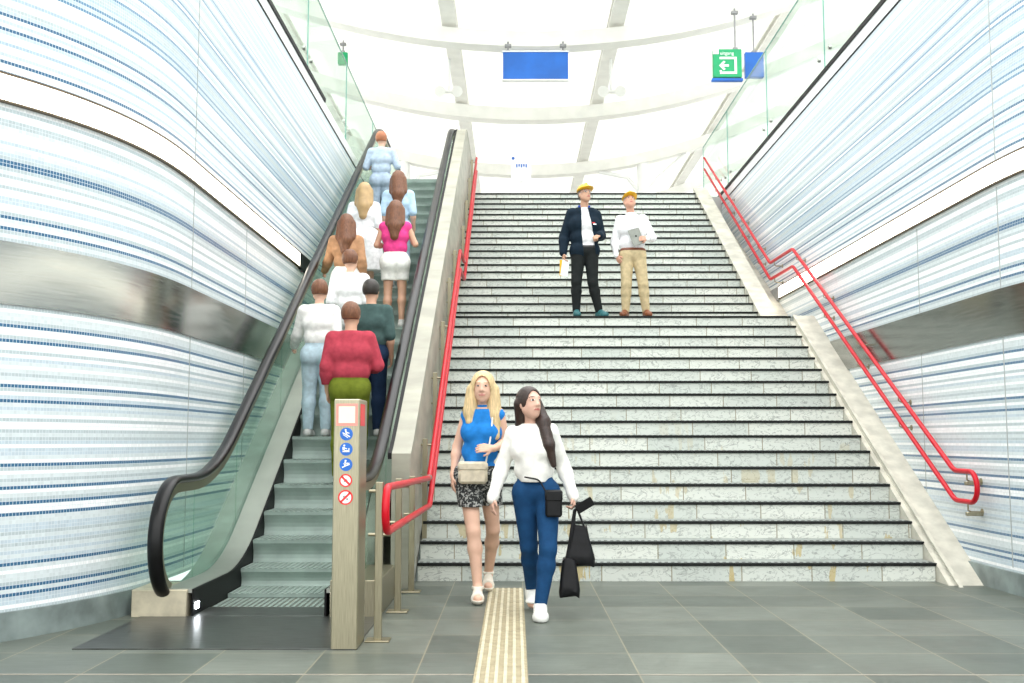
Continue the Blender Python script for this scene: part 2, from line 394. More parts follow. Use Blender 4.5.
struct(band(MB(), -1, 0, .185, .03, 3, 8.3).build('baseboard_left', M['plinth']))
struct(band(MB(), 1, 0, .185, .03, 3, 9.98).build('baseboard_right', M['plinth']))
ns = 0
M['channel'] = plain('channel_metal', (.30, .27, .22), .4)
M['joint'] = plain('joint_grey', (.36, .38, .37), .6)
M['frame_dark'] = plain('light_frame', (.10, .07, .035), .5)
for side, nm in ((-1, 'left'), (1, 'right')):
    ns += 1; struct(band(MB(), side, 2.205, 2.625, .014, 2, 13.4 if side < 0 else 15.2).build('trim_%d' % ns, M['band'], smooth=True))   # steel band
    y1 = 13.6 if side < 0 else 16.7
    t = empty('strip_light', (wall_x(side, 9.5), 9.5, 3.53), 'long warm white light strip curving along the %s mosaic wall' % nm, 'light', 'wall light strips')
    band(MB(), side, 3.57, 3.745, .022, 2, y1).build('diffuser', M['lamp'], t, True)
    f = MB(); band(f, side, 3.745, 3.760, .03, 2, y1); band(f, side, 3.555, 3.57, .03, 2, y1)
    f.build('frame', M['frame_dark'], t, True)
    x = wall_x(side, y1)
    MB().box(min(x, x - side * .03), max(x, x - side * .03), y1 + .002, y1 + .7, 3.54, 3.76, 0, .004).build('end_cap', M['dark'] if side < 0 else M['grey'], t)
    # dark shadow gap, fascia, floor edge
    ns += 1; struct(band(MB(), side, 6.125, 6.145, .004, 5, 27, back=.1).build('trim_%d' % ns, M['black']))
    ns += 1; struct(band(MB(), side, 6.145, 6.30, .012, 5, 27, back=.25).build('trim_%d' % ns, M['fascia']))
    ns += 1; struct(band(MB(), side, 6.30, 6.36, .03, 5, 15.2 if side < 0 else 27, back=.25).build('trim_%d' % ns, M['dark']))
    # joints of the tiling
    ns += 1; j = MB()
    for (yy, za, zb) in ((9.12, .22, 2.2), (9.12, 2.63, 3.53), (9.12, 3.77, 6.12), (10.95, .22, 3.53)):
        x = wall_x(side, yy); j.box(min(x + side * .01, x - side * .003), max(x + side * .01, x - side * .003), yy, yy + .012, za, zb)
    struct(j.build('trim_%d' % ns, M['joint']))
# upper platform slabs on both sides and beyond the stair head
pl = MB(); pl.box(-14, -3.1, 3, 60, 5.9, 6.29); pl.box(4.5, 15, 3, 60, 5.9, 6.29); pl.box(-3.1, 4.5, YT + .32, 60, 5.9, 6.29)
struct(pl.build('floor_platform', M['pavement']))
# tactile strip
tp = empty('tactile_paving', (-.08, 7, 0), 'cream ribbed tactile guide strip set in the grey floor, running to the stairs', 'tactile strip')
base = MB(); y = 2.0
while y < 9.4: base.box(-.23, .07, y, min(y + .592, 9.42), -.02, .006, 0, .002); y += .6
base.build('tile', M['tactile'], tp)
for k in range(6):
    x = -.205 + k * .05; MB().box(x - .011, x + .011, 2.0, 9.40, .006, .011, 0, .003).build('rib', M['tactile_rib'], tp)
# pale metal channel in the floor
struct(MB().box(-6, 8, 6.0, 6.016, -.01, .003).build('trim_20', M['channel']))
# ------------------------------------------------------------------ staircase
st = empty('staircase', (1.5, Y0, 0), 'wide stone staircase with pale risers and dark nosings climbing to the platform', 'staircase')
def step(k, x0, x1, yf, zt, depth):
    r = MB().box(x0, x1, yf, yf + .05, zt - RISE, zt - .03).build('riser', M['riser'], st)
    t = MB().box(x0, x1, yf + .004, yf + depth + .05, zt - .03, zt).build('tread', M['tread'], st)
    n = MB(); n.box(x0 - .004, x1 + .012, yf - .018, yf + .004, zt - .030, zt - .001, 0, .004)
    for i in range(int((x1 - x0) / .06)): n.box(x0 + .02 + i * .06, x0 + .05 + i * .06, yf + .02, yf + .05, zt + .0002, zt + .0025)
    n.build('nosing', M['nosing'], t)
for k in range(18): step(k, SL, SR, Y0 + k * TREAD, (k + 1) * RISE, TREAD if k < 17 else YU - YL)
for k in range(19): step(k, SL, SRU, YU + k * TREAD, ZL + (k + 1) * RISE, TREAD if k < 18 else .4)
# landing strip behind the right end, stringers
MB().box(SR, 4.249, YL + .01, YU + .6, ZL - .2, ZL - .002).build('landing_slab', M['tread'], st)
s0 = .172 / .289 * .99
def stringer(name, x0, x1, ya, yb, za, zb, drop=.5):
    mb = MB(); mb.prism([(ya, za), (yb, zb), (yb, zb - drop), (ya + .05, max(za - drop, 0) if za < .2 else za - drop)], 'x', x0, x1)
    return mb.build(name, M['curb'], st)
sl = RISE / TREAD
# lower: raised inner lip, sloped wide face
mb = MB(); ya = 9.63; yb = YL + .02; zb = (yb - ya) * sl * 1.0
mb.prism([(ya, 0), (yb, zb), (yb, zb - .35), (ya + .45, 0)], 'x', SR + .055, 4.249)
mb.build('stringer', M['curb'], st)
mb = MB(); mb.prism([(9.62, 0), (yb, zb - .075), (yb, zb - .4), (ya + .6, 0)], 'x', SR + .004, SR + .055); mb.build('stringer', M['curb'], st)
mb = MB(); mb.prism([(9.5, 0), (yb, zb + .012), (yb, zb - .01), (9.53, 0)], 'x', SR + .05, SR + .085); mb.build('stringer_lip', M['curb'], st)
# upper stringer
ya = YU - .42; yb = YT + .25; z0 = ZL - .06
mb = MB(); mb.prism([(ya, z0), (yb, z0 + (yb - ya) * sl), (yb, z0 + (yb - ya) * sl - .5), (ya + .5, z0 - .02)], 'x', SRU + .013, 3.93); mb.build('stringer', M['curb'], st)
mb = MB(); mb.prism([(YU, ZL - .1), (YT + .2, ZT - .5), (YT + .2, ZT - 1), (YU, ZL - .6)], 'x', 3.93, 4.249); mb.build('gap_filler', M['curb'], st)
# left cheek below the steps
def stair_z(y):
    if y < YL: return max(0, RISE + (y - Y0) * sl)
    if y < YU: return ZL
    return min(ZT, ZL + RISE + (y - YU) * sl)
ck = [(Y0 + .02, 0), (YL, ZL - .17), (YU - .02, ZL - .17), (YT, ZT - .2), (YT + .5, ZT - .2), (YT + .5, 0)]
MB().prism(ck, 'x', -.93, SL - .004).build('cheek', M['plinth'], st)
# ------------------------------------------------------------------ red handrails
def arc(c, r, a0, a1, n, plane='yz', x=0):
    return [(x, c[0] + r * math.cos(a0 + (a1 - a0) * i / n), c[1] + r * math.sin(a0 + (a1 - a0) * i / n)) for i in range(n + 1)]
def fillet(pts, r=.05, n=5):
    pts = [Vector(p) for p in pts]; out = [pts[0]]
    for i in range(1, len(pts) - 1):
        a, b, c = pts[i - 1], pts[i], pts[i + 1]; u = (a - b); v = (c - b); rr = min(r, u.length * .45, v.length * .45)
        p, q = b + u.normalized() * rr, b + v.normalized() * rr
        for k in range(n + 1):
            t = k / n; out.append(p * (1 - t) ** 2 + b * 2 * t * (1 - t) + q * t * t)
    out.append(pts[-1]); return out
RX = 4.12
h = empty('handrail', (RX, 9.9, 0), 'red twin-tube handrail fixed to the right mosaic wall beside the stairs', 'handrail', 'red handrails')
ur = [(RX, 9.59, 1.02), (RX, 9.93, 1.02), (RX, 15.4, 4.13), (RX, 16.78, 4.15), (RX, 22.4, 7.42)]
lr = [(RX, 9.59, .745), (RX, 9.93, .745), (RX, 15.4, 3.87), (RX, 16.78, 3.885), (RX, 22.4, 7.17)]
MB().tube(fillet(ur, .07), .024, 12).build('upper_rail', M['red'], h, True)
MB().tube(fillet(lr, .07), .024, 12).build('lower_rail', M['red'], h, True)
MB().tube(arc((9.59, .8825), .1375, PI / 2, PI * 1.5, 12, x=RX), .024, 12).build('end_loop', M['red'], h, True)
def rz(pl_, y):
    for a, b in zip(pl_, pl_[1:]):
        if a[1] <= y <= b[1]: return a[2] + (b[2] - a[2]) * (y - a[1]) / (b[1] - a[1])
for y in (9.66, 11.3, 12.6, 13.9, 15.2, 16.5, 17.6, 18.8, 20.0, 21.2):
    for R_ in (ur, lr):
        z = rz(R_, y) - .026; mb = MB(); mb.tube([(RX, y, z + .01), (RX, y, z - .05), (RX + .03, y, z - .065), (4.25, y, z - .065)], .008, 8)
        mb.disc((4.243, y, z - .065), .03, 'x', .007, 14)
        if y < 10: mb.box(RX - .02, 4.25, y - .02, y + .02, z - .10, z - .065, 0, .004)
        mb.build('bracket', M['steel_warm'], h, True)
LX = -.805; PXX = -.895
h2 = empty('handrail', (LX, 7, 0), 'red twin-tube handrail on steel posts between escalator and stairs', 'handrail', 'red handrails')
ul = [(LX - .02, 6.9, 1.0), (LX, 9.93, .95), (LX, 15.2, 4.07), (LX, 16.5, 4.12), (LX, 21.6, 7.2)]
ll = [(LX - .02, 6.9, .715), (LX, 9.98, .69), (LX, 15.2, 3.80), (LX, 16.5, 3.84), (LX, 21.6, 6.92)]
MB().tube(fillet(ul, .05), .026, 12).build('upper_rail', M['red'], h2, True)
MB().tube(fillet(ll, .05), .026, 12).build('lower_rail', M['red'], h2, True)
MB().tube(arc((6.9, .8575), .1425, PI / 2, PI * 1.5, 12, x=LX - .02), .026, 12).build('end_loop', M['red'], h2, True)
MB().tube([(LX, 9.85, .955), (LX, 9.93, .955)], .0285, 12).build('sleeve', M['steel'], h2, True)
for y in (7.0, 8.16, 9.21, 10.5, 11.75, 12.95, 14.2, 15.4, 16.7, 17.9, 19.1, 20.3, 21.4):
    z0 = 0 if y < Y0 else stair_z(y) - .25
    zt = rz(ul, y) + .03
    p = MB().box(PXX - .025, PXX + .025, y - .02, y + .02, z0, zt, 0, .003).build('post', M['steel_warm'], h2)
    if y < Y0: MB().box(PXX - .08, PXX + .08, y - .07, y + .07, 0, .012, 0, .003).build('base_plate', M['steel_warm'], p)
    for R_ in (ul, ll):
        z = rz(R_, y); MB().tube([(PXX - .07, y, z - .03), (LX - .01, y, z - .03)], .011, 8).build('bracket', M['steel_warm'], p, True)
# ------------------------------------------------------------------ escalator
es = empty('escalator', (-1.9, 8, 0), 'glass sided escalator with black handrails climbing beside the left wall', 'escalator')
ES = .597; EY = 9.25
def smooth_profile(off, zflat, ytop, ztop, y0, y1, soft=.35):
    """height along y: flat, incline, flat, rounded"""
    out = []; n = int((y1 - y0) / .12)
    for i in range(n + 1):
        y = y0 + (y1 - y0) * i / n
        a = ES * (y - EY) + off
        k = soft; hh = max(k - abs(a - zflat), 0) / k; z = max(a, zflat) + hh * hh * k / 4
        hh = max(k - abs(z - ztop), 0) / k; z = min(z, ztop) - hh * hh * k / 4
        out.append((y, z))
    return out
YE = 23.0
railp = smooth_profile(1.07, 1.0, 0, 7.32, 8.15, YE)
newel = [(8.15 + .445 * math.cos(a), .555 + .445 * math.sin(a)) for a in [math.radians(98 + (248 - 98) * i / 22) for i in range(23)]]
XL, XR = -2.61, -1.21
def offset2(pts, d):
    out = []
    for i, p in enumerate(pts):
        a = pts[max(0, i - 1)]; b = pts[min(len(pts) - 1, i + 1)]; tx, ty = b[0] - a[0], b[1] - a[1]; L = math.hypot(tx, ty) or 1
        out.append((p[0] - ty / L * d, p[1] + tx / L * d))
    return out
path = newel[::-1] + railp
for xc, sd in ((XL, 'left'), (XR, 'right')):
    MB().tube([(xc, p[0], p[1]) for p in path], .056, 14, ry=.034, upv=None).build('handrail', M['rubber'], es, True)
    inn = offset2(path, -.026); inn2 = offset2(path, -.095)
    MB().strip(inn, inn2, 'x', xc - .03, xc + .03).build('newel_trim', M['steel_warm'], es, True)
deckp = smooth_profile(.14, .205, 0, 6.42, 7.93, YE, .3)
skirtp = smooth_profile(-.32, -.1, 0, 6.1, 7.93, YE, .3)
# glass panels: newel panel and inclined panels
def zprof(pr, y):
    for a, b in zip(pr, pr[1:]):
        if a[0] <= y <= b[0]: return a[1] + (b[1] - a[1]) * (y - a[0]) / (b[0] - a[0])
    return pr[-1][1] if y > pr[-1][0] else pr[0][1]
for xc in (XL, XR):
    ys = [8.62, 9.9, 11.7, 13.5, 15.3, 17.1, 18.9, 20.7, 22.5]
    nw = [p for p in offset2(newel, .085)]
    poly = nw[::-1] + [(y, zprof(railp, y) - .08) for y in (8.3, 8.45, 8.61)] + [(8.61, .2)]
    MB().prism(poly, 'x', xc - .006, xc + .006).build('glass_panel', M['glass_esc'], es)
    for a, b in zip(ys, ys[1:]):
        n = 10; yy = [a + .006 + (b - a - .012) * i / n for i in range(n + 1)]
        MB().strip([(y, zprof(deckp, y) - .01) for y in yy], [(y, zprof(railp, y) - .08) for y in yy], 'x', xc - .006, xc + .006).build('glass_panel', M['glass_esc'], es)
for xa, xb, xs in ((XL + .012, -2.40, -2.385), (-1.40, XR - .012, -1.415)):
    MB().strip(deckp, [(y, z - .03) for y, z in deckp], 'x', xa, xb).build('decking', M['deck'], es, True)
    lo, hi = min(xs, xb if xs > xb else xa), max(xs, xb if xs > xb else xa)
    MB().strip([(y, z - .004) for y, z in deckp], skirtp, 'x', lo, hi).build('skirt', M['dark'], es, True)
    br = [(y, max(.012, z + .14 - .26)) for y, z in deckp]
# outer decking beside the wall
MB().strip([(y, z - .10) for y, z in deckp], [(y, z - .5) for y, z in deckp], 'x', -2.838, XL - .012).build('outer_decking', M['step'], es, True)
# base boxes at the newels
MB().box(-2.838, -2.43, 7.90, 8.35, 0, .20, 0, .005).build('newel_base', M['rust_box'], es)
MB().box(-1.37, -1.0, 7.90, 8.9, 0, .27, 0, .005).build('newel_base', M['steel_warm'], es)
MB().box(-2.384, -2.376, 7.97, 8.05, .05, .10, 0, .003).build('skirt_lamp', M['spot'], es)
# cladding wall between escalator and stairs
clt = [(y, z + .89) for y, z in smooth_profile(.14, .11, 0, 6.42, 9.42, YE, .3)]
clb = [(y, max(0, z - .75)) for y, z in smooth_profile(.0, .2, 0, 6.3, 9.42, YE, .3)]
MB().strip(clt, clb, 'x', -1.10, -.935).build('side_cladding', M['cladding'], es, True)
MB().strip([(y, z + .03) for y, z in clt], clt, 'x', -1.10, -.93).build('side_capping', M['cladding'], es, True)
MB().strip([(y, z + .034) for y, z in clt], [(y, z - .02) for y, z in clt], 'x', -1.135, -1.10).build('side_gasket', M['dark'], es, True)
# steps
def step_h(k):
    """height of the k-th step: flat run-in, growing rises, then 0.24 each"""
    return max(0, .24 * (k + 1) - .34 + .34 * math.exp(-(k + 1) / 1.1) * 1.0) if k >= 0 else 0
SY = 8.85
k = 0
while True:
    yk = SY + .402 * k; zk = step_h(k); zp = step_h(k - 1)
    if zk > 6.27: break
    g = MB(); g.box(-2.38, -1.42, yk, yk + .45, zk - .03, zk, 0)
    rp = [(yk + .035 * math.sin(PI * t / 6), zk - .03 - (zk - zp) * t / 6) for t in range(7)]
    g.strip(rp, [(p[0] + .03, p[1]) for p in rp], 'x', -2.38, -1.42)
    for i in range(20):
        x = -2.37 + i * .0475; g.box(x, x + .025, yk - .004, yk + .43, zk, zk + .006)
    g.build('step', M['step'], es); k += 1
def step_at(Y): 
    kk = max(0, int((Y - SY) / .402)); return kk, step_h(kk)
fl = MB(); fl.box(-2.38, -1.42, 8.35, SY + .03, -.05, -.002)
for i in range(20):
    x = -2.37 + i * .0475; fl.box(x, x + .025, 8.3, SY + .03, -.002, .004)
fl.build('step', M['step'], es)
tru = [(y, z) for y, z in smooth_profile(-.75, -.02, 0, 5.6, 9.3, YE, .2)]
MB().strip(tru, [(y, -.04) for y, z in tru], 'x', -2.835, -1.105).build('truss', M['cladding'], es)
MB().box(-2.384, -1.416, 19.75, 23, 6.15, 6.288).build('landing_plate', M['step'], es)
cp = MB(); cp.box(-2.77, -1.0, 6.70, 7.92, -.02, .008, 0, .003); cp.box(-2.385, -1.415, 7.92, 8.34, -.02, .010, 0, .003)
cp.build('comb_plate', M['plate'], es, label='dark metal floor plate')
# ------------------------------------------------------------------ sign pylon
py = empty('sign_pylon', (-1.07, 6.85, 0), 'slim stainless steel sign post with pictograms at the foot of the escalator', 'sign post')
FY = 6.70
M['pylon'] = brushed('pylon_stainless', (.43, .39, .275), .38, (60, 60, 1.5))
MB().box(-1.153, -.987, FY, 7.02, 0, 1.565, 0, .006).build('column', M['pylon'], py)
d = MB(); d.box(-1.138, -1.002, FY - .004, FY + .002, 1.395, 1.535, 0)
dp = d.build('display', M['pink_border'], py, label='cream square display with red border')
MB().box(-1.122, -1.018, FY - .007, FY - .003, 1.412, 1.518).build('screen', M['panel_lit'], dp)
MB().box(-.988, -.984, FY + .02, FY + .2, 1.395, 1.535).build('side_display', M['red_disc'], py, label='red side display')
def pict(z, kind, r):
    xc = -1.072; yf = FY - .003
    mats = [M['blue_disc'], M['sign_white'], M['red_disc'], M['grey']]
    mb = MB()
    if kind < 3:
        mb.disc((xc, yf, z), r, 'y', .004, 32, 0)
        yy = yf - .002
        def bar(x0, z0, x1, z1, w): 
            dx, dz = x1 - x0, z1 - z0; L = math.hypot(dx, dz); px, pz = -dz / L * w / 2, dx / L * w / 2
            mb.prism([(xc + x0 + px, z + z0 + pz), (xc + x1 + px, z + z1 + pz), (xc + x1 - px, z + z1 - pz), (xc + x0 - px, z + z0 - pz)], 'y', yy, yy + .003, 1)
        if kind == 0:
            bar(-.024, .008, .024, -.018, .006); bar(-.004, .020, .004, -.006, .008); bar(.003, .010, .020, .004, .005); mb.disc((xc - .005, yy, z + .026), .0055, 'y', .003, 12, 1); bar(-.02, -.004, .012, -.024, .004)
        elif kind == 1:
            bar(-.022, -.012, .022, -.012, .012); bar(-.016, .014, -.016, -.012, .013); bar(.018, .006, .018, -.012, .006); mb.disc((xc - .012, yy, z + .023), .006, 'y', .003, 12, 1); bar(-.012, .008, .006, .002, .005)
        else:
            bar(-.024, -.018, .024, .002, .006); bar(-.004, .018, -.006, -.008, .009); bar(-.016, .004, .014, .010, .005); mb.disc((xc - .002, yy, z + .024), .006, 'y', .003, 12, 1); bar(.004, -.002, .022, .010, .005)
    else:
        mb.disc((xc, yf, z), r * .98, 'y', .004, 32, 1); mb.ring((xc, yf - .003, z), r * .80, r, .004, 32, 2)
        w = .0045; s_ = r * .62; yy = yf - .003
        pts = [(-s_ - w, s_ - w), (-s_ + w, s_ + w), (s_ + w, -s_ + w), (s_ - w, -s_ - w)]
        if kind == 4: pts = [(-p[0], p[1]) for p in pts]
        mb.prism([(xc + p[0], z + p[1]) for p in pts], 'y', yy, yy + .003, 2)
        if kind == 3: mb.prism([(xc - .014, z - .01), (xc + .014, z - .012), (xc + .012, z + .004), (xc - .004, z + .014)], 'y', yf - .0015, yf, 3)
        else: mb.disc((xc - .008, yf - .0015, z + .004), .009, 'y', .0015, 14, 3); mb.disc((xc + .012, yf - .0015, z - .012), .007, 'y', .0015, 14, 3)
    mb.build('pictogram', mats, py)
pict(1.372, 0, .041) if False else None
for zz, kk, rr in ((1.363, 0, .041), (1.267, 1, .041), (1.170, 2, .041), (1.070, 3, .041), (.964, 4, .047)): pict(zz - .02, kk, rr)
# ------------------------------------------------------------------ glass balustrades on the platform edge
for side, nm, zt in ((-1, 'left', 7.69), (1, 'right', 7.92)):
    xg = wall_x(side, 12) + side * .03
    g = empty('glass_balustrade', (xg, 14, 6.3), 'clear green tinted glass balustrade above the %s mosaic wall' % nm, 'balustrade', 'glass balustrades')
    y = 7.5; ye = 21.4 if side < 0 else 23.4
    while y < ye - .1:
        y2 = min(y + 3.3, ye)
        p = MB().box(xg - .008, xg + .008, y + .008, y2 - .008, 6.37, zt).build('glass_panel', M['glass'], g)
        e = MB(); e.box(xg - .0085, xg + .0085, y + .006, y2 - .006, zt, zt + .014); e.box(xg - .0085, xg + .0085, y2 - .011, y2 - .006, 6.37, zt)
        e.build('glass_edge', M['glass_edge'], p)
        for yy in (y + .25, y2 - .25):
            f = MB(); f.disc((xg - .02, yy, 6.62), .03, 'x', .04, 14); f.build('clamp', M['steel'], g)
        y = y2
# ------------------------------------------------------------------ station canopy
def bz(x): return 9.72 + .03 * (x - .4) ** 2
roof = MB()
xs = [-14 + i * 1.0 for i in range(30)]
roof.strip([(x, bz(x) + .85) for x in xs], [(x, bz(x) + .88) for x in xs], 'y', 19.5, 62)
ro = roof.build('ceiling', M['roof'], smooth=True); ro['kind'] = 'structure'
for i, (yb_, hh, txt) in enumerate(((22.0, .34, 'nearest curved white cross beam under the canopy, above the blue sign'), (27.2, .34, 'second curved white cross beam under the canopy, behind the loudspeakers'), (33.0, .34, 'third curved white cross beam under the canopy, above the white notice'), (40.0, .34, 'farthest curved white cross beam under the canopy'))):
    xx = [-13 + k * .75 for k in range(36)]; b_ = MB(); b_.strip([(x, bz(x)) for x in xx], [(x, bz(x) + hh) for x in xx], 'y', yb_ - .12, yb_ + .12)
    b_.strip([(x, bz(x) - .02) for x in xx], [(x, bz(x)) for x in xx], 'y', yb_ - .2, yb_ + .2)
    tag(b_.build('cross_beam', M['cream_white'], smooth=True), txt, 'beam', 'canopy cross beams')
for x, txt in ((-1.42, 'white lengthwise girder under the canopy, above the escalator'), (2.2, 'white lengthwise girder under the canopy, above the middle of the stairs'), (6.4, 'white lengthwise girder under the canopy, beyond the exit sign'), (-5.6, 'white lengthwise girder under the canopy, beyond the left balustrade')):
    z = bz(x) + .42; b_ = MB(); b_.box(x - .16, x + .16, 19.6, 61, z, z + .06); b_.box(x - .03, x + .03, 19.6, 61, z + .06, z + .2); b_.box(x - .16, x + .16, 19.6, 61, z + .2, z + .26)
    tag(b_.build('girder', M['cream_white']), txt, 'beam', 'canopy girders')
for x, yb_, txt in ((-3.55, 33, 'white round column behind the head of the escalator'), (4.1, 33.0, 'white round column behind the head of the stairs')):
    c_ = empty('column', (x, yb_, 6.29), txt, 'column', 'canopy columns')
    MB().tube([(x, yb_, 6.29), (x, yb_, bz(x))], .19, 20).build('shaft', M['white'], c_, True)
    MB().tube([(x, yb_, 6.29), (x, yb_, 6.45)], .27, 20).build('base', M['white'], c_, True)
    for s_ in (-1, 1):
        MB().tube([(x, yb_, bz(x) - 1.1), (x + s_ * .5, yb_, bz(x) - .45), (x + s_ * 1.4, yb_, bz(x + s_ * 1.4) - .02)], .07, 12).build('arm', M['white'], c_, True)
# hanging signs
def hanging(name, x, y, z, w_, h_, mat, label, cat, ztop=None):
    s = empty(name, (x, y, z), label, cat)
    MB().box(x - w_ / 2, x + w_ / 2, y - .06, y + .06, z - h_ / 2, z + h_ / 2, 0, .01).build('sign_body', mat, s)
    return s
def hanger(s, x, y, z0, z1):
    m = MB(); m.tube([(x, y, z0), (x, y, z1)], .02, 8); m.box(x - .07, x + .07, y - .05, y + .05, z1 - .12, z1 - .06, 0, .006); m.box(x - .05, x + .05, y - .04, y + .04, z0 - .01, z0 + .05, 0, .006); m.build('hanger', M['grey'], s, True)
BY = 21.7; k_ = BY / 1050
def at(px, py, Y): # frame pixel -> point at depth Y
    t, ya_ = T, YAW
    fx = (px - 512) / 1050; fz = (341.5 - py) / 1050
    d = Vector((fx, math.cos(t) - fz * math.sin(t), math.sin(t) + fz * math.cos(t)))
    d = Matrix.Rotation(ya_, 3, 'Z') @ d
    return Vector((0, 0, 1.305)) + d * (Y / d.y)
p0 = at(503, 80, BY); p1 = at(568, 53, BY); c0 = (p0 + p1) / 2
s = hanging('information_sign', c0.x, BY, c0.z, p1.x - p0.x, p1.z - p0.z, M['blue_sign'], 'wide blue sign hanging by two hangers from the canopy, above the stairs', 'sign')
for px in (508, 563):
    q = at(px, 50, BY); hanger(s, q.x, BY, p1.z, bz(q.x) + .03)
MB().box(p0.x - .02, p1.x + .02, BY - .07, BY + .07, p0.z - .03, p0.z - .002, 0, .005).build('lower_frame', M['sign_white'], s)
MB().box(p0.x - .02, p1.x + .02, BY - .07, BY + .07, p1.z + .002, p1.z + .03, 0, .005).build('upper_frame', M['sign_white'], s)
EYs = 21.2
p0 = at(713, 78, EYs); p1 = at(741, 50, EYs); c0 = (p0 + p1) / 2
s = hanging('exit_sign', c0.x, EYs, c0.z, p1.x - p0.x, p1.z - p0.z, M['green_sign'], 'green exit sign with white arrow and door outline hanging at right', 'sign')
mk = MB(); W_ = p1.x - p0.x; yf = EYs - .066
dz_ = [0]
def rect(x0, z0, x1, z1):
    dz_[0] += .0012; mk.box(p0.x + x0 * W_, p0.x + x1 * W_, yf - dz_[0], yf + .008, p0.z + z0 * W_, p0.z + z1 * W_)
rect(.23, .11, .82, .19); rect(.74, .19, .82, .72); rect(.22, .64, .74, .72); rect(.22, .19, .29, .24)
rect(.30, .375, .54, .445)
for sg in (1, -1):
    dz_[0] += .0012
    mk.prism([(p0.x + .20 * W_, p0.z + .41 * W_), (p0.x + .36 * W_, p0.z + (.41 + sg * .17) * W_), (p0.x + .42 * W_, p0.z + (.41 + sg * .13) * W_), (p0.x + .31 * W_, p0.z + .41 * W_)], 'y', yf - dz_[0], yf + .008)
dz_[0] += .0012; rect(-.01, .82, .19, 1.01)
mk.build('arrow_symbol', M['sign_white'], s, label='white arrow in a door outline')
cu = bpy.data.curves.new('wording', 'FONT'); cu.body = 'uitgang'; cu.size = W_ * .17; cu.extrude = .002
to = bpy.data.objects.new('wording', cu); C.objects.link(to)
bpy.context.view_layer.update(); me = bpy.data.meshes.new_from_object(to.evaluated_get(bpy.context.evaluated_depsgraph_get())); bpy.data.objects.remove(to)
me.materials.append(M['sign_white']); me.transform(Matrix.Translation((p0.x + .24 * W_, yf + .002, p0.z + .80 * W_)) @ Matrix.Rotation(PI / 2, 4, 'X'))
to = bpy.data.objects.new('wording', me); C.objects.link(to); to.parent = s; to.matrix_parent_inverse = s.matrix_world.inverted(); to['label'] = 'white word uitgang'
MB().box(p0.x - .03, p1.x + .02, EYs - .058, EYs + .058, p0.z - .075, p0.z - .02, 0, .006).build('lower_edge', M['blue_sign'], s, label='blue lower edge')
q = at(735, 40, EYs); hanger(s, q.x, EYs, p1.z, bz(q.x) + .03)
p0 = at(745, 78, 21.8); p1 = at(763, 53, 21.8); c0 = (p0 + p1) / 2
s = hanging('direction_sign', c0.x, 21.8, c0.z, p1.x - p0.x, p1.z - p0.z, M['blue_sign'], 'small blue sign directly right of the green exit sign', 'sign')
hanger(s, c0.x, 21.8, p1.z, bz(c0.x) + .03)
p0 = at(338, 65, 23); p1 = at(348, 53, 23); c0 = (p0 + p1) / 2
s = hanging('exit_sign', c0.x, 23, c0.z, p1.x - p0.x, p1.z - p0.z, M['green_sign'], 'small green sign behind the left glass balustrade', 'sign'); hanger(s, c0.x, 23, p1.z, bz(c0.x) + .03)
p0 = at(511, 182, 24); p1 = at(531, 157, 24); c0 = (p0 + p1) / 2
s = empty('notice_board', (c0.x, 24, 6.29), 'white notice with a blue dot standing behind the stair head', 'sign')
MB().box(p0.x, p1.x, 23.97, 24.03, p0.z, p1.z, 0, .008).build('board', M['sign_white'], s)
MB().tube([(c0.x, 24, 6.29), (c0.x, 24, p0.z)], .025, 8).build('stand', M['white'], s)
MB().disc((p0.x + .05, 23.96, p1.z - .04), .035, 'y', .01, 16).build('dot', M['blue_disc'], s)
m = MB()
for i in range(5): m.box(p0.x + .12 + i * .055, p0.x + .15 + i * .055, 23.962, 23.97, c0.z + .04 + .02 * (i % 2), c0.z + .12)
m.build('lettering', M['blue_disc'], s)
for px, py_, txt in ((449, 92, 'small white loudspeaker cluster under the girder above the escalator'), (611, 92, 'small white loudspeaker cluster under the girder above the stairs')):
    q = at(px, py_, 24.0); x = q.x
    s = empty('loudspeaker', (x, 24, q.z), txt, 'loudspeaker', 'canopy loudspeakers')
    MB().tube([(x, 24, q.z), (x, 24, bz(x) + .43)], .03, 10).build('bracket', M['white'], s, True)
    MB().box(x - .25, x + .25, 23.95, 24.05, q.z - .03, q.z + .03, 0, .008).build('crossbar', M['white'], s)
    for d_ in (-.2, .2):
        MB().tube([(x + d_, 23.78, q.z - .06), (x + d_, 23.9, q.z - .02), (x + d_, 24.15, q.z + .02)], [.13, .09, .05], 16).build('horn', M['cream_white'], s, True)
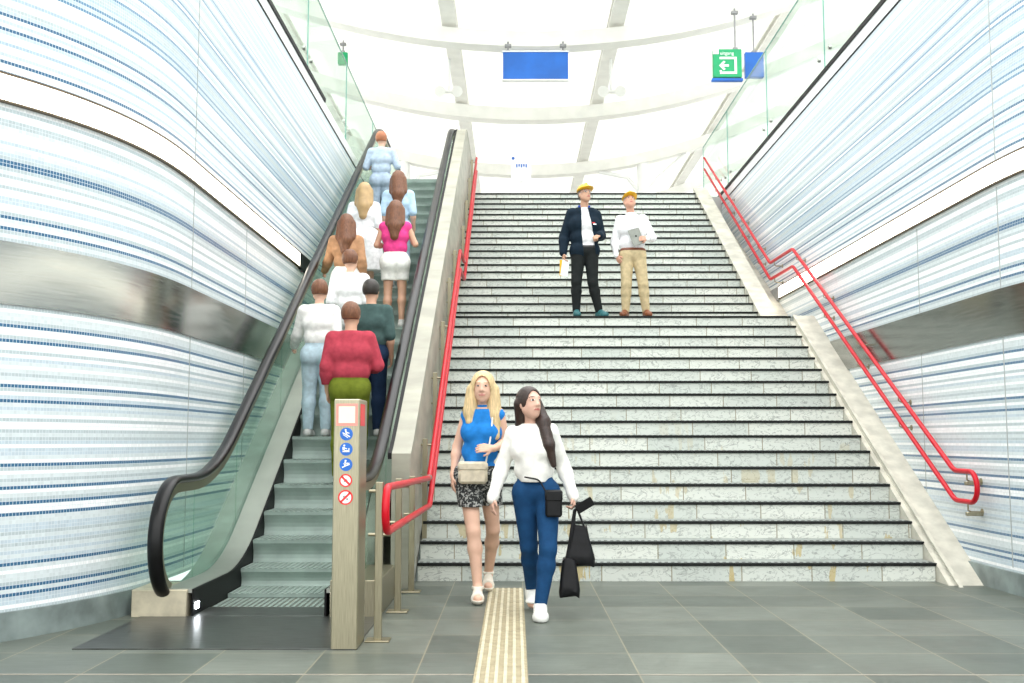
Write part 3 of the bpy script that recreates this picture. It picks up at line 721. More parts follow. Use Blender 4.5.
# ------------------------------------------------------------------ figures: distance fields meshed as one smooth skin
def surface(D, org, res):
    """naive surface nets of D<0 -> vertices, quads"""
    n = np.array(D.shape); ins = D < 0
    s = np.zeros(n - 1, np.int8)
    for i in (0, 1):
        for j in (0, 1):
            for k in (0, 1): s += ins[i:n[0] - 1 + i, j:n[1] - 1 + j, k:n[2] - 1 + k]
    I, J, K = np.nonzero((s > 0) & (s < 8))
    ids = -np.ones(n - 1, np.int32); ids[I, J, K] = np.arange(len(I))
    P = np.zeros((len(I), 3)); cnt = np.zeros(len(I))
    cs = [(i, j, k) for i in (0, 1) for j in (0, 1) for k in (0, 1)]
    for a in cs:
        for ax in range(3):
            if a[ax]: continue
            b = list(a); b[ax] = 1
            d0 = D[I + a[0], J + a[1], K + a[2]]; d1 = D[I + b[0], J + b[1], K + b[2]]
            c = (d0 < 0) != (d1 < 0); t = np.where(c, d0 / np.where(c, d0 - d1, 1), 0)
            q = np.tile(np.array(a, float), (len(I), 1)); q[:, ax] += t
            P[c] += q[c]; cnt[c] += 1
    P = P / cnt[:, None] + np.stack([I, J, K], 1)
    V = P * res + org; F = []
    for ax in range(3):
        o = [x for x in range(3) if x != ax]
        sl0 = [slice(None)] * 3; sl1 = [slice(None)] * 3
        sl0[ax] = slice(0, n[ax] - 1); sl1[ax] = slice(1, n[ax])
        for x in o: sl0[x] = slice(1, n[x] - 1); sl1[x] = slice(1, n[x] - 1)
        A = ins[tuple(sl0)]; B = ins[tuple(sl1)]
        i, j, k = np.nonzero(A != B); base = np.stack([i, j, k], 1)
        for x in o: base[:, x] += 1
        def g(d0, d1):
            q = base.copy(); q[:, o[0]] -= d0; q[:, o[1]] -= d1; return ids[q[:, 0], q[:, 1], q[:, 2]]
        quad = np.stack([g(1, 1), g(0, 1), g(0, 0), g(1, 0)], 1)
        flip = ~A[i, j, k] if ax != 1 else A[i, j, k]
        quad[flip] = quad[flip][:, ::-1]; F.append(quad)
    return V, np.concatenate(F)
def np_mesh(name, V, F, mats, parent, midx=None, label=None):
    me = bpy.data.meshes.new(name); nf = len(F)
    me.vertices.add(len(V)); me.vertices.foreach_set('co', V.astype(np.float32).ravel())
    me.loops.add(nf * 4); me.loops.foreach_set('vertex_index', F.astype(np.int32).ravel())
    me.polygons.add(nf); me.polygons.foreach_set('loop_start', np.arange(0, nf * 4, 4, dtype=np.int32))
    try: me.polygons.foreach_set('loop_total', np.full(nf, 4, np.int32))
    except Exception: pass
    me.polygons.foreach_set('use_smooth', np.ones(nf, bool))
    for m in (mats if isinstance(mats, (list, tuple)) else [mats]): me.materials.append(m)
    if midx is not None: me.polygons.foreach_set('material_index', midx.astype(np.int32))
    me.update(calc_edges=True); me.validate()
    o = bpy.data.objects.new(name, me); C.objects.link(o); o.parent = parent
    if label: o['label'] = label
    return o
def v3(*a): return np.array(a, float)
def unit(a): return a / np.linalg.norm(a)
def smin(a, b, k):
    h = np.maximum(k - np.abs(a - b), 0) / k
    return np.minimum(a, b) - h * h * k * .25
class Cone:
    def __init__(s, a, b, ra, rb=None):
        s.a, s.b, s.ra, s.rb = np.array(a, float), np.array(b, float), ra, rb if rb is not None else ra
        r = max(s.ra, s.rb); s.lo = np.minimum(s.a, s.b) - r; s.hi = np.maximum(s.a, s.b) + r
    def d(s, X, Y, Z):
        ba = s.b - s.a; L = max(ba @ ba, 1e-9)
        px, py, pz = X - s.a[0], Y - s.a[1], Z - s.a[2]
        h = np.clip((px * ba[0] + py * ba[1] + pz * ba[2]) / L, 0, 1)
        return np.sqrt((px - h * ba[0]) ** 2 + (py - h * ba[1]) ** 2 + (pz - h * ba[2]) ** 2) - (s.ra + (s.rb - s.ra) * h)
class Ell:
    """ellipsoid, optional rotation (columns = local axes in figure space)"""
    def __init__(s, c, r, R=None):
        s.c, s.r, s.R = np.array(c, float), np.array(r, float), np.eye(3) if R is None else R
        m = max(r); s.lo = s.c - m; s.hi = s.c + m
    def d(s, X, Y, Z):
        p = (X - s.c[0], Y - s.c[1], Z - s.c[2]); k0 = 0; k1 = 0
        for i in range(3):
            q = p[0] * s.R[0, i] + p[1] * s.R[1, i] + p[2] * s.R[2, i]
            k0 = k0 + (q / s.r[i]) ** 2; k1 = k1 + (q / s.r[i] ** 2) ** 2
        k0 = np.sqrt(k0); return k0 * (k0 - 1) / np.maximum(np.sqrt(k1), 1e-6)
def field(groups, res, inflate=0.0, k=.02, clips=(), cuts=(), pad=.03):
    """groups: list of (prims, k). clips: functions <0 inside to intersect; returns D, origin"""
    pr_ = [p for g in groups for p in g[0]]
    lo = np.min([p.lo for p in pr_], 0) - inflate - pad; hi = np.max([p.hi for p in pr_], 0) + inflate + pad
    n = np.ceil((hi - lo) / res).astype(int) + 1
    ax = [lo[i] + res * np.arange(n[i]) for i in range(3)]
    D = np.full(n, .2, np.float32)
    def sub(p, m):
        a = np.maximum(0, np.floor((p.lo - m - lo) / res).astype(int)); b = np.minimum(n, np.ceil((p.hi + m - lo) / res).astype(int) + 1)
        return tuple(slice(a[i], b[i]) for i in range(3))
    for prims, kg in groups:
        G = np.full(n, .2, np.float32) if len(groups) > 1 else D
        for p in prims:
            sl = sub(p, inflate + .07)
            d = p.d(ax[0][sl[0]][:, None, None], ax[1][sl[1]][None, :, None], ax[2][sl[2]][None, None, :]).astype(np.float32)
            G[sl] = smin(G[sl], d, kg)
        if len(groups) > 1: D = smin(D, G, k)
    D = D - inflate
    X, Y, Z = ax[0][:, None, None], ax[1][None, :, None], ax[2][None, None, :]
    for c in clips: D = np.maximum(D, c(X, Y, Z).astype(np.float32) + np.zeros_like(D))
    for e in (0, -1):
        D[e] = .1; D[:, e] = .1; D[:, :, e] = .1
    return D, lo
def rot(yaw=0, pitch=0, roll=0):
    """columns: local right, back, up of the head; pitch > 0 looks up, yaw > 0 turns to +x"""
    return np.array((Matrix.Rotation(yaw, 3, 'Z') @ Matrix.Rotation(-pitch, 3, 'X') @ Matrix.Rotation(roll, 3, 'Y')))
SKIN = {}
def skin_mat(name, c):
    if name not in SKIN:
        m = plain(name, c, .5, 0, .06, 8); SKIN[name] = m
    return SKIN[name]
M['lips'] = plain('lips', (.42, .12, .10), .4); M['eye'] = plain('eye_dark', (.03, .025, .02), .2); M['eyewhite'] = plain('eye_white', (.7, .7, .68), .3)
def cloth(name, c, var=.12, bump=.35, rough=.85, scale=18): return plain(name, c, rough, 0, var, scale, bump, 14, .2)
class Figure:
    """Z up, facing -y, origin between the feet. joints: dict of points"""
    def __init__(s, root, J, female=False, hd=None, size=1.0, wide=1.0, res=.007, hands=None):
        s.root, s.J, s.res, s.fem = root, {k: np.array(v, float) for k, v in J.items()}, res, female
        J = s.J; q = size; f = female
        s.g = {}
        sl, sr = J['shL'], J['shR']; hl, hr = J['hipL'], J['hipR']
        lat = unit(sr - sl); lat[2] = 0; lat = unit(lat); fr = np.array([lat[1], -lat[0], 0])
        if fr[1] > 0: fr = -fr
        s.lat, s.fr = lat, fr
        sc_, hc = (sl + sr) / 2, (hl + hr) / 2; s.sc, s.hc = sc_, hc
        up = unit(sc_ - hc); s.up = up
        wst = hc + (sc_ - hc) * (.40 if f else .36) ; ch = hc + (sc_ - hc) * .72; w = wide
        T_ = [Cone(sl * .86 + sc_ * .14 - up * .01, sr * .86 + sc_ * .14 - up * .01, .058 * q * w),
              Cone(ch - lat * (.07 if f else .095) * q * w, ch + lat * (.07 if f else .095) * q * w, (.094 if f else .112) * q * w),
              Cone(wst - lat * (.055 if f else .075) * q * w, wst + lat * (.055 if f else .075) * q * w, (.078 if f else .098) * q * w),
              Cone(sc_ + up * .0, ch, .085 * q, .10 * q)]
        if f:
            for sg in (-1, 1): T_.append(Ell(ch + lat * sg * .068 * q + fr * .066 * q - up * .015, (.05 * q, .05 * q, .055 * q)))
        s.g['torso'] = T_
        H_ = [Cone(hc - lat * (.068 if f else .08) * q * w + up * .02, hc + lat * (.068 if f else .08) * q * w + up * .02, (.098 if f else .102) * q * w),
              Cone(wst - lat * .05 * q * w, wst + lat * .05 * q * w, (.085 if f else .098) * q * w)]
        for sg, h in ((-1, hl), (1, hr)): H_.append(Ell(h - fr * .05 * q - up * .03, (.082 * q, .085 * q, .09 * q)))
        s.g['hips'] = H_
        s.g['neck'] = [Cone(sc_ + up * .01 - fr * .01, J['head'] - v3(0, 0, .05) * q - fr * .005, (.05 if f else .058) * q, (.047 if f else .056) * q)]
        for S in 'LR':
            sh, el, wr = J['sh' + S], J['el' + S], J['wr' + S]
            s.g['upper' + S] = [Cone(sh, el, (.047 if f else .056) * q, (.036 if f else .043) * q)]
            fm = el + (wr - el) * .3
            s.g['fore' + S] = [Cone(el, fm, (.036 if f else .043) * q, (.037 if f else .044) * q), Cone(fm, wr, (.037 if f else .044) * q, (.024 if f else .028) * q)]
            hp, kn, an = J['hip' + S], J['kn' + S], J['an' + S]
            s.g['thigh' + S] = [Cone(hp, kn, (.088 if f else .088) * q * w, (.054 if f else .058) * q)]
            cm = kn + (an - kn) * .3 - fr * .012
            s.g['shin' + S] = [Cone(kn, cm, (.052 if f else .056) * q, (.054 if f else .056) * q), Cone(cm, an, (.054 if f else .056) * q, (.034 if f else .038) * q)]
            tdir = J.get('toe' + S); fd = unit(tdir - an) if tdir is not None else fr
            fl = .155 * q; zt = -(.052 * q)
            heel = an + v3(0, 0, zt + .0) - fd * .035 * q
            ball = an + fd * fl * .72 + v3(0, 0, zt - .008) if tdir is None else tdir * .8 + an * .2 + v3(0, 0, -.01)
            tip = an + fd * fl + v3(0, 0, zt - .012) if tdir is None else tdir
            s.g['foot' + S] = [Cone(heel, ball, .034 * q, .032 * q), Cone(ball - s.lat * .012, tip, .032 * q, .022 * q), Cone(ball + s.lat * .012, tip + s.lat * .01, .030 * q, .020 * q), Cone(an, an * .5 + ball * .5 + v3(0, 0, .012), .036 * q, .030 * q)]
            # hand
            hd_ = (hands or {}).get(S, {})
            u = unit(np.array(hd_.get('dir', wr - el), float)); nrm = np.array(hd_.get('palm', -lat if S == 'R' else lat), float)
            nrm = unit(nrm - u * (u @ nrm)); t = np.cross(u, nrm) * (1 if hd_.get('flip', (S == 'L')) else -1)
            cu_ = hd_.get('curl', .5); hs = q * (.92 if f else 1.0); P_ = [Cone(wr, wr + u * .03 * hs, .024 * hs, .024 * hs)]
            for o_, L_ in zip((-.030, -.010, .010, .029), (.058, .072, .078, .070)):
                b0 = wr + u * .03 * hs + t * o_ * .6 * hs; b1 = wr + u * .088 * hs + t * o_ * hs
                P_.append(Cone(b0, b1, .0165 * hs, .0125 * hs))
                a1 = cu_ * .9; a2 = cu_ * 2.1
                d1 = u * math.cos(a1) + nrm * math.sin(a1); d2 = u * math.cos(a2) + nrm * math.sin(a2)
                m1 = b1 + d1 * L_ * .52 * hs; P_ += [Cone(b1, m1, .0095 * hs, .0088 * hs), Cone(m1, m1 + d2 * L_ * .5 * hs, .0088 * hs, .0072 * hs)]
            tb = wr + u * .035 * hs + t * .022 * hs; tm = tb + (u * .6 + t * .75 + nrm * .25) * .042 * hs; te = tm + (u * .85 + t * .2 + nrm * .4) * .032 * hs
            P_ += [Cone(tb, tm, .0145 * hs, .0115 * hs), Cone(tm, te, .0110 * hs, .0085 * hs)]
            s.g['hand' + S] = P_
        hd = hd or {}; R = rot(hd.get('yaw', 0), hd.get('pitch', 0), hd.get('roll', 0)); s.R = R; c = J['head']; s.hq = q * hd.get('size', 1.0); h_ = s.hq
        def L(x, y, z): return c + R @ (np.array([x, y, z]) * h_)
        s.L = L
        s.g['head'] = [Ell(L(0, .018, .035), np.array([.074, .094, .085]) * h_, R), Ell(L(0, -.010, -.015), np.array([.066, .082, .095]) * h_, R),
                       Cone(L(0, -.052, -.088), L(0, -.04, -.05), .026 * h_, .045 * h_), Cone(L(-.045, -.005, -.058), L(0, -.045, -.085), .026 * h_, .026 * h_), Cone(L(.045, -.005, -.058), L(0, -.045, -.085), .026 * h_, .026 * h_),
                       Cone(L(-.03, -.078, .028), L(.03, -.078, .028), .012 * h_)]
        s.g['face'] = [Cone(L(0, -.086, .018), L(0, -.106, -.026), .009 * h_, .013 * h_), Ell(L(-.012, -.096, -.030), np.array([.009, .010, .008]) * h_, R), Ell(L(.012, -.096, -.030), np.array([.009, .010, .008]) * h_, R),
                       Ell(L(0, -.085, -.062), np.array([.024, .013, .011]) * h_, R), Ell(L(-.079, .012, -.005), np.array([.011, .02, .032]) * h_, R), Ell(L(.079, .012, -.005), np.array([.011, .02, .032]) * h_, R)]
    LIMB = [a + b for a in ('upper', 'fore', 'thigh', 'shin') for b in 'LR']
    def body(s, skin, lips=None, brow=None):
        T_ = s.g['torso'] + s.g['hips']
        gs = [(T_, .05), (s.g['neck'], .03), (s.g['head'], .03), (s.g['face'], .012)] + [(s.g[x], .03) for x in s.LIMB]
        gs += [(s.g['foot' + x], .02) for x in 'LR'] + [(s.g['hand' + x], .006) for x in 'LR']
        D, o = field(gs, s.res, k=.022); V, F = surface(D, o, s.res)
        ctr = V[F].mean(1); q = (ctr - s.J['head']) @ s.R / s.hq; mi = np.zeros(len(F), int)
        x, y, z = q[:, 0], q[:, 1], q[:, 2]; front = y < -.055
        mi[front & (((np.abs(x) - .031) / .013) ** 2 + ((z - .010) / .0055) ** 2 < 1)] = 1
        mi[front & (((np.abs(x) - .031) / .007) ** 2 + ((z - .010) / .0075) ** 2 < 1)] = 2
        mi[front & ((x / .026) ** 2 + ((z + .063) / .0085) ** 2 < 1)] = 3
        mi[front & (np.abs(np.abs(x) - .032) < .019) & (np.abs(z - .032 + (np.abs(x) - .03) * .02) < .0035)] = 4
        return np_mesh('body', V, F, [skin, M['eyewhite'], M['eye'], lips or M['lips'], brow or M['eye']], s.root, mi)
    def wear(s, name, mat, groups, inflate, clips=(), k=.022, extra=(), label=None, kg=.045, res=None):
        gs = []
        for x in groups: gs.append((s.g[x], kg if x in ('torso', 'hips', 'head') else .03))
        if extra: gs.append((list(extra), .03))
        r = res or s.res
        D, o = field(gs, r, inflate, k, clips); V, F = surface(D, o, r)
        return np_mesh(name, V, F, mat, s.root, None, label)
    def hair(s, mat, style, inflate=.016, extra=(), name='hair'):
        R, c, h = s.R, s.J['head'], s.hq
        def loc(X, Y, Z):
            a, b, d = X - c[0], Y - c[1], Z - c[2]
            return [(a * R[0, i] + b * R[1, i] + d * R[2, i]) / h for i in range(3)]
        def clip(X, Y, Z):
            x, y, z = loc(X, Y, Z)
            if style == 'short': return np.maximum(-(z + .045 - .0 * y), np.minimum(-(y + .012 - .0 * z), -(z - .062 + .25 * np.abs(x))) ) * h
            return np.minimum(-(y + .030 - .35 * np.abs(x)), -(z - .068 + .35 * np.abs(x))) * h
        prims = [s.g['head'][0], Ell(s.L(0, .03, .01), np.array([.076, .088, .10]) * h, R)]
        D, o = field([(prims, .03)], s.res * .9, inflate, clips=[clip])
        if extra:
            D2, o2 = field([(prims, .03), (list(extra), .025)], s.res * .9, inflate, clips=())
            # rebuild on the larger grid, clipping only near the face
            n = D2.shape; ax = [o2[i] + s.res * .9 * np.arange(n[i]) for i in range(3)]
            X, Y, Z = ax[0][:, None, None], ax[1][None, :, None], ax[2][None, None, :]
            x, y, z = loc(X, Y, Z)
            face = np.maximum(np.maximum(((x / .062) ** 2 + ((z + .018) / .105) ** 2) ** .5 - 1, y + .02) , -.12 - z)
            D = np.maximum(D2, -face * .06 * h).astype(np.float32)
            for e in (0, -1): D[e] = .1; D[:, e] = .1; D[:, :, e] = .1
            o = o2
        V, F = surface(D, o, s.res * .9); return np_mesh(name, V, F, mat, s.root)
    def local(s, x, y, z): return s.L(x, y, z)
def above(z): return lambda X, Y, Z: z - Z
def below(z): return lambda X, Y, Z: Z - z
def shoes(F_, mat, hi=.085, sole=None, infl=.010):
    for S in 'LR':
        z0 = F_.J['an' + S][2] - .08
        F_.wear('shoe', mat, ['foot' + S], infl, [above(z0 + .0), below(F_.J['an' + S][2] + .03)])
def helmet(F_, mat):
    c = F_.L(0, .012, .062); R = F_.R; h = F_.hq
    def clip(X, Y, Z): return -((X - c[0]) * R[0, 2] + (Y - c[1]) * R[1, 2] + (Z - c[2]) * R[2, 2])
    D, o = field([([Ell(c, np.array([.100, .122, .098]) * h, R), Cone(F_.L(0, -.07, .135), F_.L(0, .10, .135), .018 * h)], .02)], .006, 0, clips=[clip])
    V, Fc = surface(D, o, .006); hm = np_mesh('hard_hat', V, Fc, mat, F_.root)
    D, o = field([([Ell(F_.L(0, -.022, .062), np.array([.113, .152, .011]) * h, R)], .02)], .005, 0)
    V, Fc = surface(D, o, .005); b = np_mesh('brim', V, Fc, mat, hm)
    return hm
YEL = plain('yellow_plastic', (.80, .44, .01), .3, 0, .05)
# ---- man in the dark jacket
mx = at(588, 315, 15.0)
p1 = empty('person', (mx.x, 15.0, ZL), 'man in yellow hard hat and dark jacket standing on the stairs, looking up right', 'person')
J = dict(head=(-.035, -.02, 1.79), shL=(-.225, 0, 1.515), shR=(.125, .03, 1.495), elL=(-.335, .04, 1.19), wrL=(-.355, -.05, .93), elR=(.20, .06, 1.20), wrR=(.165, -.15, 1.165),
         hipL=(-.13, 0, .96), hipR=(.05, .01, .955), knL=(-.165, -.03, .51), knR=(.07, -.03, .505), anL=(-.165, .03, .085), anR=(.165, .04, .085), toeL=(-.16, -.13, .028), toeR=(.245, -.10, .028))
f1 = Figure(p1, J, False, dict(yaw=.45, pitch=.22), 1.02, 1.06, .007, dict(L=dict(dir=(.05, -.2, -1), palm=(1, .2, 0), curl=.6), R=dict(dir=(-.45, -.6, -.25), palm=(-.1, .3, -1), curl=.75)))
f1.body(skin_mat('tan_skin', (.58, .33, .22)))
f1.hair(plain('grey_hair', (.16, .14, .12), .7), 'short', .006)
hm = helmet(f1, YEL)
shirt_w = cloth('white_shirt', (.84, .84, .85))
f1.wear('shirt', shirt_w, ['torso'], .014, [above(1.0), below(1.60)], extra=f1.g['hips'])
f1.wear('shirt_collar', shirt_w, ['neck'], .010, [below(1.60), above(1.48)])
navy = cloth('navy_jacket', (.006, .016, .028)); blue_in = cloth('blue_lining', (.01, .06, .40))
jc = f1.sc
def open_front(X, Y, Z): return -np.maximum(np.abs(X - (-.035 + (1.5 - Z) * .10)) - (.050 + np.clip((1.58 - Z) * .09, 0, .035)), Y - (-.0)) + 0 * Z
f1.wear('jacket', navy, ['torso', 'hips', 'upperL', 'foreL', 'upperR', 'foreR'], .027, [above(.875), below(1.60), open_front], extra=[Cone((-.10, .01, 1.53), (.04, .02, 1.525), .07)])
f1.wear('collar', blue_in, ['neck'], .032, [below(1.635), above(1.53), lambda X, Y, Z: -(Y + .012 + .35 * np.abs(X + .04)) + .02 + 0 * Z])
f1.wear('trousers', cloth('charcoal_trousers', (.014, .017, .017)), ['hips', 'thighL', 'thighR', 'shinL', 'shinR'], .016, [below(1.02), above(.07)])
f1.wear('belt', plain('black_leather', (.012, .012, .012), .4), ['hips', 'torso'], .019, [below(1.035), above(.995)])
shoes(f1, plain('teal_shoes', (.02, .12, .13), .5))
gl = MB()
for sx in (-.032, .032):
    c_ = [f1.L(sx + .024 * math.cos(a), -.098, .010 + .018 * math.sin(a)) for a in [2 * PI * i / 16 for i in range(17)]]
    gl.tube(c_, .0028, 6)
    gl.tube([f1.L(sx * 1.75, -.096, .014), f1.L(.082 * (1 if sx > 0 else -1), .0, .012)], .0025, 6)
gl.tube([f1.L(-.009, -.10, .014), f1.L(.009, -.10, .014)], .0028, 6)
o = gl.build('glasses', plain('glasses_frame', (.30, .34, .38), .3), None, True); o.parent = p1
# white and yellow folded papers in his right hand
pp = empty('papers', (mx.x - .35, 14.92, ZL + .72), 'folded white and yellow papers in the hand of the man in the dark jacket', 'papers')
for nm, m_, y_, a_ in (('white_sheet', M['sign_white'], 0, .12), ('yellow_sheet', YEL, -.012, -.02)):
    b_ = MB(); wd = .055 if nm[0] == 'w' else .03; b_.box(-wd, wd, -.004, .004, -.13, .10, 0, .001)
    o = b_.build(nm, m_, pp); o.matrix_parent_inverse = Matrix.Identity(4); o.location = (.02 if nm[0] == 'w' else -.03, y_, 0); o.rotation_euler = (.1, a_, .3)
lg = MB(); lg.box(mx.x + .045, mx.x + .085, 0, .005, 0, .02); 
b_ = MB(); b_.box(.06, .10, -.163, -.157, 1.345, 1.36, 0); b_.box(.075, .12, -.163, -.157, 1.325, 1.34, 1)
o = b_.build('chest_badge', [M['red_disc'], M['sign_white']], None); o.parent = p1; o.location = (0, .022, 0)
# ---- man in the white shirt
mx2 = at(638, 315, 15.0)
p2 = empty('person', (mx2.x, 15.0, ZL), 'man in yellow hard hat, white shirt and beige trousers, holding a tablet', 'person')
J = dict(head=(-.105, -.02, 1.685), shL=(-.245, 0, 1.42), shR=(.085, .0, 1.435), elL=(-.32, .05, 1.12), wrL=(-.305, -.04, .90), elR=(.225, .02, 1.165), wrR=(.135, -.19, 1.115),
         hipL=(-.15, 0, .90), hipR=(.02, 0, .90), knL=(-.165, -.03, .48), knR=(.075, -.03, .48), anL=(-.175, .03, .085), anR=(.12, .03, .085), toeL=(-.235, -.12, .028), toeR=(.145, -.14, .028))
f2 = Figure(p2, J, False, dict(yaw=.12, pitch=.42), .98, 1.0, .007, dict(L=dict(dir=(.35, -.1, -.8), palm=(.6, .5, 0), curl=.4), R=dict(dir=(-1, -.05, -.02), palm=(0, 1, -.2), curl=.5, flip=True)))
f2.body(skin_mat('ruddy_skin', (.62, .33, .23)))
f2.hair(plain('grey_hair_light', (.35, .31, .27), .7), 'short', .006)
helmet(f2, YEL)
sw2 = cloth('white_cotton', (.86, .86, .87))
f2.wear('shirt', sw2, ['torso', 'upperL', 'foreL', 'upperR', 'foreR'], .016, [lambda X, Y, Z: np.minimum(.985 - Z, .215 - np.abs(X + .065)) + 0 * Y, below(1.51)], extra=f2.g['hips'])
f2.wear('shirt_collar', sw2, ['neck'], .014, [below(1.525), above(1.40)])
f2.wear('trousers', cloth('beige_chinos', (.55, .44, .26)), ['hips', 'thighL', 'thighR', 'shinL', 'shinR'], .018, [below(.975), above(.075)])
f2.wear('belt', plain('brown_leather', (.16, .045, .02), .4), ['hips', 'torso'], .025, [below(1.0), above(.96)])
shoes(f2, plain('brown_shoes', (.20, .06, .02), .45))
wt = MB(); wv_ = f2.J['wrR']; wt.tube([wv_ + v3(.03 + .0, .0, .0), wv_ + v3(.012, 0, 0)], .033, 16); o = wt.build('watch', plain('steel_watch', (.1, .1, .1), .3, .8), None, True); o.parent = p2
tb = empty('tablet', (mx2.x + .0, 14.845, ZL + 1.14), 'grey tablet computer held against the white shirt', 'tablet')
o = MB().box(-.085, .085, -.006, .006, -.125, .125, 0, .004).build('case', plain('tablet_grey', (.24, .25, .22), .4), tb); o.matrix_parent_inverse = Matrix.Identity(4); o.location = (-.035, -.02, 0); o.rotation_euler = (-.15, -.32, .15)
o2 = MB().disc((0, -.0085, .01), .014, 'y', .003, 16).build('logo_disc', M['black'], o); o2.matrix_parent_inverse = Matrix.Identity(4)
# ---- blonde woman
wy = 8.9; wa = at(480, 594, wy)
p3 = empty('person', (wa.x, wy, 0), 'blonde woman in blue sleeveless top and dark shorts walking off the stairs', 'person')
J = dict(head=(.02, -.04, 1.745), shL=(-.115, .03, 1.515), shR=(.155, -.02, 1.525), elL=(-.20, .06, 1.25), wrL=(-.225, -.03, 1.015), elR=(.215, .02, 1.28), wrR=(.115, -.19, 1.235),
         hipL=(-.105, -.02, 1.0), hipR=(.06, .02, 1.0), knL=(-.05, -.19, .555), knR=(.105, .13, .55), anL=(-.01, -.27, .115), anR=(.06, .40, .15), toeL=(-.005, -.42, .045), toeR=(.06, .27, .05))
f3 = Figure(p3, J, True, dict(yaw=-.05, pitch=.02), 1.06, .96, .007, dict(L=dict(dir=(-.05, -.15, -1), palm=(.9, .2, 0), curl=.35), R=dict(dir=(-.8, -.4, .05), palm=(.1, .8, -.3), curl=.4, flip=True)))
f3.body(skin_mat('fair_skin', (.70, .43, .31)), plain('soft_lips', (.5, .2, .17), .5), plain('blonde_brow', (.38, .24, .12), .7))
blonde = plain('blonde_hair', (.62, .46, .24), .5, 0, .2, 30, .4, 50, stretch=(3, 3, .4))
f3.hair(blonde, 'long', .018, [Cone(f3.L(-.078, .02, -.02), (-.085, -.02, 1.54), .042, .045), Cone((-.085, -.02, 1.54), (-.085, -.05, 1.46), .040, .02),
                               Cone(f3.L(.078, .02, -.02), (.115, -.03, 1.52), .040, .048), Cone((.115, -.03, 1.52), (.125, -.07, 1.34), .046, .022), Cone(f3.L(0, .08, .0), (.02, .10, 1.50), .06, .06)])
f3.wear('top', cloth('cobalt_top', (.016, .19, .55)), ['torso'], .014, [above(1.05), below(1.565)], extra=f3.g['hips'] + [Cone((.02, -.035, 1.36), (-.02, -.04, 1.08), .088)])
f3.wear('roll_collar', cloth('cobalt_collar', (.016, .19, .55)), ['neck'], .012, [below(1.60), above(1.50)])
def speckle(name, a, b, sc_):
    m, nt, bs, _ = new_mat(name); o, nz, tc = noise_mix(nt, a, b, sc_, 2, lo=.52, hi=.58); nt.links.new(o, bs.inputs['Base Color']); bs.inputs['Roughness'].default_value = .9; return m
f3.wear('shorts', speckle('speckled_cloth', (.02, .022, .022), (.35, .35, .33), 55), ['hips', 'thighL', 'thighR'], .030, [below(1.09), above(.755)], k=.05)
sand = plain('sandal_cream', (.74, .68, .58), .5)
for S in 'LR':
    an = f3.J['an' + S]; to_ = f3.J['toe' + S]
    q_ = MB()
    fd_ = unit(to_ - an); a0 = an - fd_ * .06; b0 = to_ + fd_ * .025
    ex = f3.wear('sandal', sand, ['foot' + S], .008, [lambda X, Y, Z, a=an, t=to_: Z - (t[2] - .018 + (a[2] - .058 - t[2] + .0) * np.clip((Y - t[1]) / (a[1] - t[1] + 1e-6), 0, 1) + .012) + 0 * X])
    st_ = f3.wear('sandal_strap', sand, ['foot' + S], .007, [lambda X, Y, Z, a=an, t=to_: np.abs((Y - (t[1] * .72 + a[1] * .28))) - .035 + 0 * X + 0 * Z])
    st2 = f3.wear('ankle_strap', sand, ['shin' + S, 'foot' + S], .006, [lambda X, Y, Z, a=an: np.abs(Z - a[2] - .005) - .012 + 0 * X + 0 * Y])
bg_ = empty('shoulder_bag', (wa.x - .06, wy - .17, 1.02), 'cream crossbody bag hanging at the waist of the blonde woman', 'bag')
bm_ = cloth('cream_bag', (.62, .55, .42))
o = MB().box(wa.x - .175, wa.x + .065, wy - .235, wy - .15, .945, 1.12, 0, .022).build('pouch', bm_, bg_, True)
MB().box(wa.x - .178, wa.x + .068, wy - .243, wy - .146, 1.05, 1.128, 0, .018).build('flap', bm_, bg_, True)
MB().tube(fillet([(wa.x + .05, wy - .17, 1.11), (wa.x + .085, wy - .14, 1.30), (wa.x + .105, wy - .10, 1.50), (wa.x + .09, wy + .0, 1.575), (wa.x + .05, wy + .11, 1.50)], .05), .007, 8).build('strap', plain('strap_white', (.75, .72, .65), .6), bg_, True)
# ---- dark haired woman
wy2 = 8.05; wb = at(535, 610, wy2)
p4 = empty('person', (wb.x, wy2, 0), 'dark haired woman in white sweater and blue jeans walking on the floor', 'person')
J = dict(head=(-.035, -.05, 1.585), shL=(-.165, .04, 1.35), shR=(.115, -.03, 1.375), elL=(-.245, .06, 1.11), wrL=(-.315, -.06, .885), elR=(.215, .05, 1.12), wrR=(.285, -.04, .895),
         hipL=(-.075, .01, .90), hipR=(.095, -.01, .90), knL=(-.045, .04, .50), knR=(.095, -.16, .50), anL=(-.02, .28, .14), anR=(.035, -.19, .085), toeL=(-.01, .15, .045), toeR=(.035, -.36, .034))
f4 = Figure(p4, J, True, dict(yaw=.55, pitch=.12, roll=0), 1.0, 1.0, .007, dict(L=dict(dir=(-.1, -.2, -1), palm=(.9, .3, 0), curl=.35), R=dict(dir=(.15, -.25, -1), palm=(-.9, .1, 0), curl=1.0)))
f4.body(skin_mat('warm_skin', (.66, .40, .30)))
dk = plain('dark_brown_hair', (.030, .015, .010), .42, 0, .3, 30, .4, 50, stretch=(3, 3, .4))
